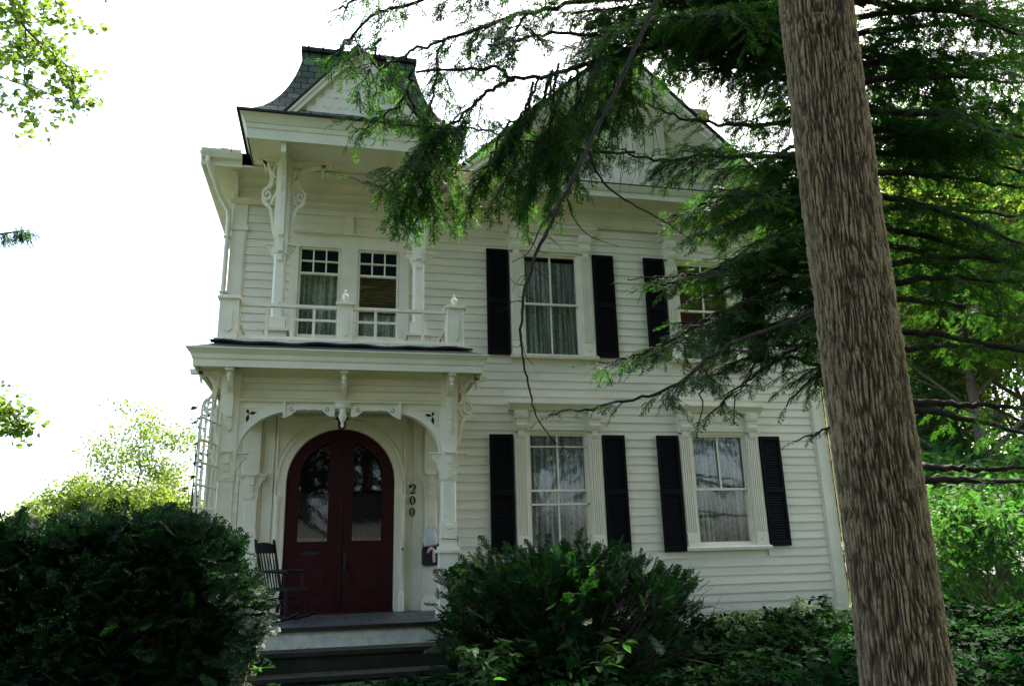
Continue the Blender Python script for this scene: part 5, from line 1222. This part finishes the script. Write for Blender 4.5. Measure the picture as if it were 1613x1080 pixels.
def leaf_cloud(ends, n, size, rad, seed, flat=.7, tpl=QUADLEAF):
    r = np.random.default_rng(seed); c = ends[r.integers(0, len(ends), n)]; pos = c+r.normal(0, 1, (n, 3))*np.array((rad, rad, rad*flat)); d = r.normal(0, 1, (n, 3)); d[:, 2] -= .3
    u = r.normal(0, .55, (n, 3))+np.array((0, 0, 1.)); return scatter([tpl], pos, d, u, size*r.uniform(.6, 1.25, n), seed)
def copy_thing(o, loc, label, rz=0, s=1., group=None):
    c = o.copy(); COL.objects.link(c); c.location = loc; c.rotation_euler = (0, 0, rz); c.scale = (s, s, s); c['label'] = label
    if group: c['group'] = group
    for ch in list(o.children):
        k = ch.copy(); COL.objects.link(k); k.parent = c
    return c
def tree(name, base, height, spread, seed, tr, nleaf, lsize, lrad, leafmat, barkmat, label, group=None, tpl=QUADLEAF, fork=.35, n1=9, up=.7, flat=.7):
    t = thing(name, base, label, 'tree', group); mb, e = limbs(base, height, spread, seed, tr, fork, n1, up); mb.build('trunk', barkmat, t, True)
    V, Fq = leaf_cloud(e, nleaf, lsize, lrad, seed, flat, tpl); big_mesh('crown', V, Fq, leafmat, t); return t
# crown of the big tree, far above the picture
mbc, e = limbs((TX+.28, TY, 9.0), 7, 6.0, 4, .22, .1, 12, .25); e = e[e[:, 2] > 1.9+.92*np.abs(e[:, 1]-CAM[1])]
mbc.build('limbs', 'bark', big, True) if 0 else None
V, Fq = leaf_cloud(e, 16000, .17, .5, 5); keep = V.reshape(-1, 4, 3)[:, 0]; kk = keep[:, 2] > 2.2+.90*np.abs(keep[:, 1]-CAM[1]); V = V.reshape(-1, 4, 3)[kk].reshape(-1, 3); Fq = np.arange(len(V)).reshape(-1, 4)
big_mesh('crown', V, Fq, 'dark_leaf', big)

# ================================================================== HEDGE AND YEW BUSH
def stems(mb, base, tips, r, seed, bend=.25):
    rr = random.Random(seed)
    for tp in tips:
        b = np.array(base)+np.array((rr.uniform(-.25, .25), rr.uniform(-.2, .2), 0)); tp = np.array(tp); m_ = (b+tp)/2+np.array((rr.uniform(-bend, bend)*.5, rr.uniform(-bend, bend)*.5, rr.uniform(-.1, .1)))
        C = catmull([b, b*.6+m_*.4+np.array((rr.uniform(-.05, .05), 0, .05)), m_, tp], 4); mb.tube(C, np.linspace(r, r*.25, len(C)), 5, False)
def hedge():
    x0, x1, y0, y1 = -9.2, -3.02, -7.0, -5.2
    t = thing('hedge', ((x0+x1)/2, (y0+y1)/2, .15), 'dark clipped yew hedge left of the porch steps', 'hedge')
    def top(x, y): return 1.80+.03*np.sin(x*3.1)+.03*np.sin(x*7.3+1)+.03*np.sin(y*6)
    N = 20000; r = rng; f = r.random(N); P = np.zeros((N, 3)); Nn = np.zeros((N, 3))
    a = f < .52; b = (f >= .52) & (f < .70); c = (f >= .70) & (f < .86); d = f >= .86
    xs = x0+(x1-x0)*np.sqrt(r.random(N)); ys = r.uniform(y0, y1, N); tz = top(xs, ys); zsx = .15+(tz-.15)*r.random(N)
    rnd = .22*np.clip((zsx-1.55)/.45, 0, 1)**2
    bulge = .07*np.sin(xs*2.3+zsx*3)+.07*np.sin(xs*5.1-zsx*4.2)
    P[a] = np.stack([xs, np.full(N, y0)+rnd-bulge+np.abs(r.normal(0, .09, N)), zsx], -1)[a]; Nn[a] = (0, -1, .25)
    P[b] = np.stack([xs, ys, tz-np.abs(r.normal(0, .06, N))], -1)[b]; Nn[b] = (0, -.2, 1)
    bx = .10*np.sin(ys*5+zsx*4)+.10*np.sin(zsx*6)
    P[c] = np.stack([x1-rnd*1.6+bx-np.abs(r.normal(0, .09, N)), ys, zsx], -1)[c]; Nn[c] = (1, -.2, .2)
    P[d] = np.stack([xs, ys, zsx*.97], -1)[d]; Nn[d] = (0, 0, .4)
    dirs = Nn+r.normal(0, .55, (N, 3)); dirs[:, 2] += .05; ups = np.array((0, 0, 1.))+r.normal(0, .45, (N, 3))
    big = r.uniform(.6, 1.25, N); q_ = r.random(N); cut = (q_ < .022) & (Nn[:, 2] < .5)
    V, Fq = scatter(YF, P[~cut], dirs[~cut], ups[~cut], .16*big[~cut], 9); big_mesh('foliage', V, Fq, 'yew_leaf', t); V, Fq = scatter(YF, P[cut]-(0, .05, 0), dirs[cut], ups[cut], .14*big[cut], 9); big_mesh('new_growth', V, Fq, 'shrub_leaf', t)
    mb = MB()
    for i in range(9):
        bx_ = x0+.5+i*(x1-x0-.8)/8; tips = [(bx_+r.uniform(-.6, .6), r.uniform(y0+.1, y1-.1), r.uniform(1.0, 1.85)) for _ in range(12)]; stems(mb, (bx_, (y0+y1)/2, .1), tips, .022, i)
    mb.build('stems', 'twig', t)
hedge()
def yew_bush():
    cx, cy = .2, -3.2; t = thing('yew_bush', (cx, cy, .25), 'spreading yew bush with bare twigs showing through, right of the porch steps', 'bush')
    r = np.random.default_rng(31); tips = []; P = []; D = []; mb = MB()
    for i in range(230):
        a = r.uniform(0, 2*math.pi); q = math.sqrt(r.random()); ex = 1.52*q*math.cos(a); ey = 1.05*q*math.sin(a)
        ztop = 1.64-.10*abs(ex)**1.5-(.22*(ex > 1.0))*(ex-1)*2-.25*(abs(ey)/1.05)**2
        z = .3+(ztop-.3)*(1-.75*r.random()**2.2); 
        if q > .8 and r.random() < .5: z = r.uniform(.4, ztop)
        tips.append((cx+ex*.95, cy+ey, z))
    stems(mb, (cx, cy, .2), tips, .014, 5, .35)
    for tp in tips:
        tp = np.array(tp); dr = unit(tp-np.array((cx, cy, .35)))
        k = 13 if tp[0] < cx+.35 else 10
        # side twigs
        for j in range(3):
            e = tp+dr*r.uniform(-.35, .12)+r.normal(0, .10, 3); mb.tube([tp-dr*.35, tp-dr*.1+r.normal(0, .03, 3), e], [.006, .004, .0015], 4, False)
        for j in range(k): P.append(tp+dr*r.uniform(-.30, .06)+r.normal(0, .055, 3)); D.append(dr+r.normal(0, .5, 3)+np.array((0, -.1, .15)))
    # fine bare twigs in the heart of the bush
    for i in range(260):
        p = np.array((cx+r.uniform(-1.1, 1.35), cy+r.uniform(-.9, .4), r.uniform(.35, 1.35))); d = unit(r.normal(0, 1, 3)+np.array(((p[0]-cx)*.9, -.3, .9))); L = r.uniform(.15, .45)
        mb.tube([p, p+d*L*.5+r.normal(0, .02, 3), p+d*L+r.normal(0, .05, 3)], [.0045, .003, .0015], 4, False)
    P = np.array(P); D = np.array(D); V, Fq = scatter(YF, P, D, np.array((0, 0, 1.))+r.normal(0, .4, P.shape), .19*r.uniform(.6, 1.25, len(P)), 4); big_mesh('foliage', V, Fq, 'bush_leaf', t); ix = r.choice(len(P), 260); V, Fq = scatter(YF, P[ix]+D[ix]*.04, D[ix], np.array((0, 0, 1.))+r.normal(0, .4, (260, 3)), .13*r.uniform(.6, 1.2, 260), 4); big_mesh('new_growth', V, Fq, 'shrub_leaf', t); ix = r.choice(len(P), 60); V, Fq = scatter([OVAL], P[ix], D[ix], np.array((0, 0, 1.))+r.normal(0, .4, (60, 3)), .05*r.uniform(.6, 1.2, 60), 4); big_mesh('dead_leaves', V, Fq, 'litter', t); mb.build('stems', 'twig', t)
yew_bush()

# ================================================================== BROADLEAF PLANTS
def leafy_plant(name, base, n_st, h, spr, lsize, nleaf, material, label, seed, cat='plant', group=None, tpl=OVAL, droop=.5):
    t = thing(name, base, label, cat, group); r = np.random.default_rng(seed); mb = MB(); P = []; D = []
    for i in range(n_st):
        a = r.uniform(0, 2*math.pi); q = r.uniform(.3, 1); d = np.array((math.cos(a)*q*spr, math.sin(a)*q*spr, 0)); H = h*r.uniform(.6, 1.05)
        b = np.array(base)+r.normal(0, .04, 3)*(1, 1, 0); C = catmull([b, b+d*.3+(0, 0, H*.5), b+d*.7+(0, 0, H*.9), b+d+(0, 0, H-droop*q*.3*h)], 5); mb.tube(C, np.linspace(.007, .002, len(C)), 4, False)
        for j in range(nleaf):
            t_ = r.uniform(.25, 1); p = np.array([np.interp(t_*(len(C)-1), np.arange(len(C)), C[:, k]) for k in range(3)]); P.append(p+r.normal(0, .015, 3)); D.append(unit(d+1e-3)*.5+np.array((r.normal(0, .7), r.normal(0, .7), r.uniform(-.4, .2))))
    mb.build('stems', 'twig', t); P = np.array(P); V, Fq = scatter([tpl], P, D, np.array((0, 0, 1.))+r.normal(0, .25, P.shape), lsize*r.uniform(.55, 1.2, len(P)), seed); big_mesh('leaves', V, Fq, material, t)
    return t
SP = [((1165, 975, -2.1), 'pale-leaved sapling in front of the foundation, left of the other', 1), ((1240, 955, -1.7), 'pale-leaved sapling by the house wall below the right window', 2)]
for (px, py, Y), lb, sd_ in SP:
    p = at(px, py, Y); gz_ = float(ground_z(p[0], Y)); leafy_plant('sapling', (p[0], Y, gz_), 16, p[2]-gz_+.12, .42, .085, 22, 'sapling_leaf', lb, 50+sd_, 'sapling', 'saplings at the foot of the wall')
p = at(1330, 970, -1.6); leafy_plant('sapling', (p[0], -1.6, .4), 14, .62, .5, .09, 22, 'cover_leaf', 'leafy sapling at the right corner of the house beside the big trunk', 60, 'sapling', 'saplings at the foot of the wall')
leafy_plant('broadleaf_plant', (-1.0, -3.6, .25), 12, 1.5, .22, .12, 9, 'shrub_leaf', 'tall broad-leaved shoots poking out of the left edge of the yew bush', 71)
leafy_plant('broadleaf_plant', (-.95, -4.35, .2), 16, .75, .45, .12, 14, 'shrub_leaf', 'low broad-leaved plant at the foot of the yew bush beside the steps', 72)
leafy_plant('broadleaf_plant', (.15, -4.2, .2), 14, .8, .55, .12, 10, 'shrub_leaf', 'broad-leaved shoots in front of the middle of the yew bush', 73)
leafy_plant('broadleaf_plant', (-3.15, -4.6, .2), 20, .8, .6, .10, 16, 'shrub_leaf', 'leafy plant between the hedge and the porch steps', 74)
leafy_plant('broadleaf_plant', (-.35, -2.6, .3), 3, 1.78, .12, .13, 3, 'shrub_leaf', 'single tall shoots rising above the yew bush by the left shutter', 75)
leafy_plant('vine', (-3.9, -2.1, .4), 9, 3.3, .16, .11, 9, 'shrub_leaf', 'green vine climbing the white lattice trellis', 76, 'vine')
leafy_plant('weed', (-3.95, -.60, CZ+.16), 4, .18, .08, .03, 7, 'shrub_leaf', 'small weed growing in the front gutter beside the hood roof', 77, 'weed')
mb = MB(); c = (-4.12, -.60, CZ+.17); mb.lathe(c, [(.14, 0), (.13, .03), (.09, .06), (.03, .08)], 12); V = np.array(mb.v); V += rng.normal(0, .006, V.shape); V[:, 1] = -.60+(V[:, 1]+.60)*.4; mb.v = [tuple(q) for q in V]; o = mb.build('leaf_debris', 'litter', None, True); props(o, 'mound of dead leaves in the gutter at the left end of the eave', 'leaf litter')
# ground cover
def ground_cover():
    r = np.random.default_rng(8); N = 46000; x = r.uniform(-4.2, 9.5, N); y = r.uniform(-6.6, -.25, N)
    keep = ~((x > -3.25) & (x < -.95) & (y > -3.2)); keep &= ~((x < -.95) & (y > -2.1)); keep &= ~((x < -1) & (r.random(N) < .35)); x = x[keep]; y = y[keep]
    h = .20+.16*np.sin(x*1.9+y)*np.cos(y*1.7)+.12*np.sin(x*4.1)*np.sin(y*3.3+x); h = np.clip(h, .04, .5)*np.clip((x+1.6)/1.5, .35, 1)
    z = ground_z(x, y)+h*r.random(len(x))**.45+.02; n = len(x); d = r.normal(0, 1, (n, 3)); d[:, 2] *= .35; u = np.array((0, -.15, 1.))+r.normal(0, .38, (n, 3))
    V, Fq = scatter([OVAL, MAPLE], np.stack([x, y, z], -1), d, u, .105*r.uniform(.4, 1.35, n), 6); o = big_mesh('ground_cover', V, Fq, 'cover_leaf', None); props(o, 'dark green leafy ground cover along the foot of the house', 'ground cover', kind='stuff')
ground_cover()
def grass():
    r = np.random.default_rng(12); N = 30000; x = r.uniform(-12, 22, N); y = r.uniform(-2, 26, N); k = ~((x > -4.3) & (x < 6.3) & (y > -2.2) & (y < 9.3)); x = x[k]; y = y[k]; n = len(x)
    d = r.normal(0, .4, (n, 3)); d[:, 2] = 1; V, Fq = scatter([QUADLEAF], np.stack([x, y, ground_z(x, y)], -1), d, r.normal(0, 1, (n, 3)), .28*r.uniform(.5, 1.2, n), 2); o = big_mesh('grass', V, Fq, 'shrub_leaf', None); props(o, 'rough green grass beside the house', 'grass', kind='stuff')
grass()
mb = MB(); mb.box(-3.62, -3.17, -2.62, -2.12, .2, .80); V = np.array(mb.v); V += rng.normal(0, .012, V.shape); mb.v = [tuple(q) for q in V]; o = mb.build('stone_block', 'block_stone'); props(o, 'rough grey stone block beside the left end of the porch steps', 'stone block')

LN = 150; lx_ = rng.uniform(-3.3, -1.0, LN); ls = rng.integers(0, 4, LN); ly_ = np.choose(ls, [rng.uniform(-1.95, -.2, LN), rng.uniform(-2.33, -2.02, LN), rng.uniform(-2.69, -2.4, LN), rng.uniform(-3.05, -2.75, LN)]); lz_ = np.choose(ls, [np.full(LN, FZ+.02), np.full(LN, .708), np.full(LN, .498), np.full(LN, .308)])
V, Fq = scatter([OVAL], np.stack([lx_, ly_, lz_], -1), rng.normal(0, 1, (LN, 3))*(1, 1, .1), np.array((0, 0, 1.))+rng.normal(0, .15, (LN, 3)), .05*rng.uniform(.4, 1.1, LN), 3); o = big_mesh('leaf_litter', V, Fq, 'litter', None); props(o, 'dry brown leaves scattered over the porch floor and the steps', 'leaf litter', kind='stuff')
# ================================================================== TREES ROUND ABOUT
LB = 'background trees'
g = lambda x, y: (x, y, float(ground_z(x, y)))
t1 = tree('maple_tree', g(-11.6, 29), 8.1, 5.2, 21, .14, 7500, .17, .38, 'far_leaf', 'pale_bark', 'slender open-crowned light green tree beyond the hedge, nearest the porch', LB, fork=.25, n1=11, up=1.1)
t2 = tree('maple_tree', g(-14.6, 31), 5.4, 4.2, 22, .2, 15000, .18, .42, 'far_leaf', 'pale_bark', 'low rounded yellow-green tree beyond the hedge, left of the slender one', LB, fork=.2, n1=10, up=.6)
copy_thing(t2, g(-9.3, 27), 'dense light green tree low behind the trellis and the porch corner', 1.3, .82, LB)
copy_thing(t2, g(-17.0, 34), 'rounded green tree beyond the hedge, at the left end of the group', 2.3, .85, LB)
copy_thing(t2, g(-12.7, 33), 'dense yellow-green tree low beyond the hedge, behind the slender open one', 4.0, .95, LB)
# maple at the left whose branch hangs into the top left corner
mt = thing('maple_tree', g(-13.5, 1.0), 'maple with lit yellow-green leaves hanging into the top left corner', 'tree')
mb = MB(); mb.tube([(-13.5, 1, .2), (-13.4, 1, 4), (-13.3, .9, 8), (-13.2, .8, 13)], [.3, .26, .22, .12], 12); mb.build('trunk', 'pale_bark', mt, True)
LP = []; LD = []
rm = random.Random(3)
def mbranch(pix, r0, leaves=True, dens=1., name='branch'):
    P = [at(a, b, c) for a, b, c in pix]; C = catmull(P, 8); mb = MB(); mb.tube(C, np.linspace(r0, .004, len(C)), 6, False); L = np.linalg.norm(np.diff(C, axis=0), axis=1).sum()
    if leaves:
        for i in range(int(L*16*dens)):
            t_ = rm.uniform(.12, 1); k = t_*(len(C)-1); p = np.array([np.interp(k, np.arange(len(C)), C[:, j]) for j in range(3)]); d = unit(np.array([rm.gauss(0, 1), rm.gauss(0, 1), rm.gauss(-.2, .8)])); Lt = rm.uniform(.08, .34); e = p+d*Lt
            mb.tube([p, (p+e)/2+np.array((0, 0, .02)), e], [.004, .003, .002], 4, False)
            for q in range(rm.randint(3, 6)): LP.append(e+np.array([rm.gauss(0, .05) for _ in range(3)])); LD.append([rm.gauss(0, 1), rm.gauss(0, 1), rm.gauss(-.5, .5)])
    mb.build(name, 'twig', mt, True)
a0 = (-160, -180, .6)
mbranch([a0, (-30, -60, .4), (15, 0, .2), (40, 45, 0), (90, 90, 0), (115, 120, 0), (108, 168, 0)], .035, dens=1.1)
mbranch([(15, 0, .2), (75, -5, .1), (100, 15, 0), (140, 35, 0)], .014, dens=1.1); mbranch([(40, 45, 0), (42, 90, 0), (38, 125, 0), (55, 170, 0), (62, 215, 0)], .012, True, .6)
mbranch([(-40, 30, .3), (30, 36, .3), (80, 33, .2), (130, 30, .1)], .012, dens=1.1); mbranch([(-60, 100, .4), (0, 82, .3), (50, 92, .2), (100, 105, .1), (138, 105, 0)], .016, dens=1.1)
mbranch([(-50, 90, .2), (10, 125, .2), (60, 140, .1), (100, 158, .1), (150, 168, 0)], .012, dens=.9); mbranch([(-50, 120, .3), (0, 140, .2), (20, 165, .1), (28, 185, .1)], .010, dens=.8); mbranch([(-60, 40, 1), (-10, 60, .8), (40, 70, .8), (80, 75, .6)], .012, dens=1.4)
mbranch([(-60, 600, 1.2), (-15, 630, 1.), (20, 650, .8), (40, 668, .7)], .014, dens=1.8); mbranch([(-60, 660, 1.), (-10, 665, 1.), (15, 678, .8), (30, 672, .8)], .012, dens=1.6); mbranch([(-40, 640, 1.), (0, 640, 1.), (26, 625, .8)], .010, dens=1.4)
for q in ([(150, -60, 0), (165, 0, 0), (190, 25, 0), (212, 44, 0)], [(200, -60, 0), (222, 0, 0), (235, 17, 0), (248, 31, 0)], [(270, -60, 0), (294, -2, 0), (305, 15, 0), (317, 33, 0)], [(300, -20, 0), (320, 0, 0), (335, 2, 0)], [(160, -10, 0), (168, 3, 0), (158, 0, 0)]): mbranch(q, .010, False, name='twig')
LP = np.array(LP); V, Fq = scatter([MAPLE], LP, LD, np.array((0, 0, 1.))+rng.normal(0, .5, LP.shape), .098*rng.uniform(.6, 1.2, len(LP)), 2); big_mesh('crown', V, Fq, 'maple_leaf', mt)
# spruce whose tip shows at the left edge
st = thing('spruce_tree', g(-9.6, -2.0), 'dark drooping spruce bough tip at the left edge of the picture', 'tree')
mb = MB(); mb.tube([(-9.6, -2, .2), (-9.6, -2, 9)], [.16, .05], 10); mb.build('trunk', 'hemlock_bark', st, True)
A = [np.array((-9.6, -2, 5.6)), at(-120, 380, -2), at(-30, 372, -2), at(20, 366, -2), at(46, 362, -2)]; C = catmull(A, 8); mb = MB(); mb.tube(C, np.linspace(.03, .004, len(C)), 6); mb.build('branch', 'hemlock_bark', st, True)
PP = []; DD = []
for k in range(90): i = rng.integers(len(C)//3, len(C)); PP.append(C[i]+rng.normal(0, .03, 3)); DD.append((rng.normal(.25, .25), rng.normal(0, .25), -1))
V, Fq = scatter(HF, PP, DD, rng.normal(0, 1, (len(PP), 3)), .17*rng.uniform(.5, 1.1, len(PP)), 1); big_mesh('foliage', V, Fq, 'hemlock_leaf', st)
# wood to the right of the house
WX = at(1575, 850, 9)[0]
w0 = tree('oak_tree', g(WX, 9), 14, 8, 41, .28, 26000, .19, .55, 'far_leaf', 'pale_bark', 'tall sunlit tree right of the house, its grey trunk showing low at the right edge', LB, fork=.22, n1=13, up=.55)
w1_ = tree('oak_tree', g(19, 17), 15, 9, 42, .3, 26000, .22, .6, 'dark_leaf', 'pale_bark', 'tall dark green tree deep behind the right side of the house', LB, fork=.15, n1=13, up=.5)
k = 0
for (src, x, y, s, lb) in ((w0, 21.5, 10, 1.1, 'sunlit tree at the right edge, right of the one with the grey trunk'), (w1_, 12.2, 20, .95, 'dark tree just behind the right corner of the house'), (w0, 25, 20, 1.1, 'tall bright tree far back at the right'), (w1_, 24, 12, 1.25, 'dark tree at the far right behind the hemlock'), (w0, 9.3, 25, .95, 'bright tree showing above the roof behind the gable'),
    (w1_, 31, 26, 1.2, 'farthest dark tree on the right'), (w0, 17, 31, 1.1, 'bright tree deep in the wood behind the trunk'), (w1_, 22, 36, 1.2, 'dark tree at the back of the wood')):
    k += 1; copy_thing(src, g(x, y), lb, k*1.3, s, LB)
# undergrowth: bright bushes and darker ones
bs = tree('bush', g(10.6, 2.0), 1.5, 2.6, 51, .04, 3200, .16, .20, 'shrub_leaf', 'twig', 'bright sunlit leafy bush right of the big trunk', 'bushes right of the house', tpl=OVAL, fork=.05, n1=12, up=.6); bs['category'] = 'bush'
for (x, y, s, lb) in ((13.2, 3.4, 1.25, 'bright bush at the right edge beside the first'), (11.8, 6.2, 1.35, 'bush behind the bright ones, under the grey trunk'), (8.6, 1.2, .8, 'small bush at the foot of the right downspout'), (15.5, 7.5, 1.6, 'broad bush at the far right under the trees'), (9.8, 7.5, 1.4, 'bush in the gap beside the house wall'), (8.2, -.6, .75, 'low bush right behind the big trunk'), (10.2, -1.6, .7, 'low shaded bush in the bottom right corner')):
    k += 1; copy_thing(bs, g(x, y), lb, k*1.1, s, 'bushes right of the house')
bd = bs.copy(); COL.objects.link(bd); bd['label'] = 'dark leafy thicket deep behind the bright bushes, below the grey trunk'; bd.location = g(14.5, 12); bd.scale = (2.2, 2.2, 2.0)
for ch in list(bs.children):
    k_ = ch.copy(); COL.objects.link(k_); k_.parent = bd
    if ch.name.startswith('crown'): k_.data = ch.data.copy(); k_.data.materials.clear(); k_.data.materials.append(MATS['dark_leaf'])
for (x, y, s_, lb) in ((18.5, 13, 2.4, 'dark thicket at the far right under the trees'), (10.8, 11, 2.0, 'dark thicket seen between the house and the big trunk'), (12.6, 17, 2.8, 'dark thicket farthest back under the tall trees')):
    copy_thing(bd, g(x, y), lb, x, s_, 'bushes right of the house')
# trees across the street behind the viewer (seen only in the window glass)
for i, (x, y, s, lb) in enumerate(((-14, -30, 1.5, 'leftmost'), (-10, -33, 1.7, 'second from the left'), (9, -33, 1.5, 'third from the left'), (15, -32, 1.7, 'fourth from the left'), (22, -28, 1.6, 'fifth from the left'), (-24, -31, 1.7, 'far left, apart from'), (32, -30, 1.7, 'far right, last'))):
    copy_thing(w1_, (x, y, 0), 'tall tree across the street mirrored in the windows, %s of its row' % lb, i*1.7, s, 'trees across the street')

nb = thing('white_house', (-1, -42, 0), 'white gabled house across the street, mirrored in the door glass', 'house')
b = MB(); b.box(-7.5, -2.2, -46, -38, 0, 2.9); b.prismy([(-7.5, 2.9), (-2.2, 2.9), (-4.9, 4.6)], -46, -38); b.box(-1.6, 7, -46, -39, 0, 4.1); b.build('wall', 'trim_paint', nb)
b = MB(); roof_slab(b, (-7.9, -37.8, 2.65), (-4.9, -37.8, 4.65), (-4.9, -46.2, 4.65), (-7.9, -46.2, 2.65), .12); roof_slab(b, (-4.9, -37.8, 4.65), (-1.9, -37.8, 2.75), (-1.9, -46.2, 2.75), (-4.9, -46.2, 4.65), .12); roof_slab(b, (-1.9, -38.6, 4.05), (7.3, -38.6, 4.05), (7.3, -42.5, 6.2), (-1.9, -42.5, 6.2), .12); b.build('roof', 'slate', nb)
for x in (-6.8, -5.2, -3.8, -.9, .3, 2.4, 4.8):
    b = MB(); b.box(x, x+.9, -37.995 if x < -2 else -38.99, -37.97 if x < -2 else -38.96, 1.0, 2.4); b.build('window', 'dark_glass', nb)
for i, (x, y, s_) in enumerate(((-9.5, -37, 1.9), (.8, -40.5, 1.2), (-2, -36.8, .9), (9, -38, 1.8))):
    copy_thing(bs, (x, y, 0), 'leafy bush in front of the white house across the street, %s' % ('leftmost', 'before its wing', 'by its middle', 'rightmost')[i], i, s_, 'bushes across the street')
for i, (x, y, s_) in enumerate(((-9, -50, 1.9), (0, -48, 2.0), (8, -50, 1.8), (-17, -48, 1.7), (-4.5, -47.5, 1.9), (4, -51, 2.0), (-7.5, -49, 1.5), (-2.2, -49.5, 1.5), (2, -53, 1.6))):
    copy_thing(w1_, (x, y, 0), 'tall dark tree behind the white house across the street, %s' % ('left of its gable', 'over its middle', 'right of it', 'far left', 'right behind its gable', 'over its wing', 'lower one behind its gable', 'lower one by its middle', 'lower one behind its wing')[i], i*2., s_, 'trees across the street')
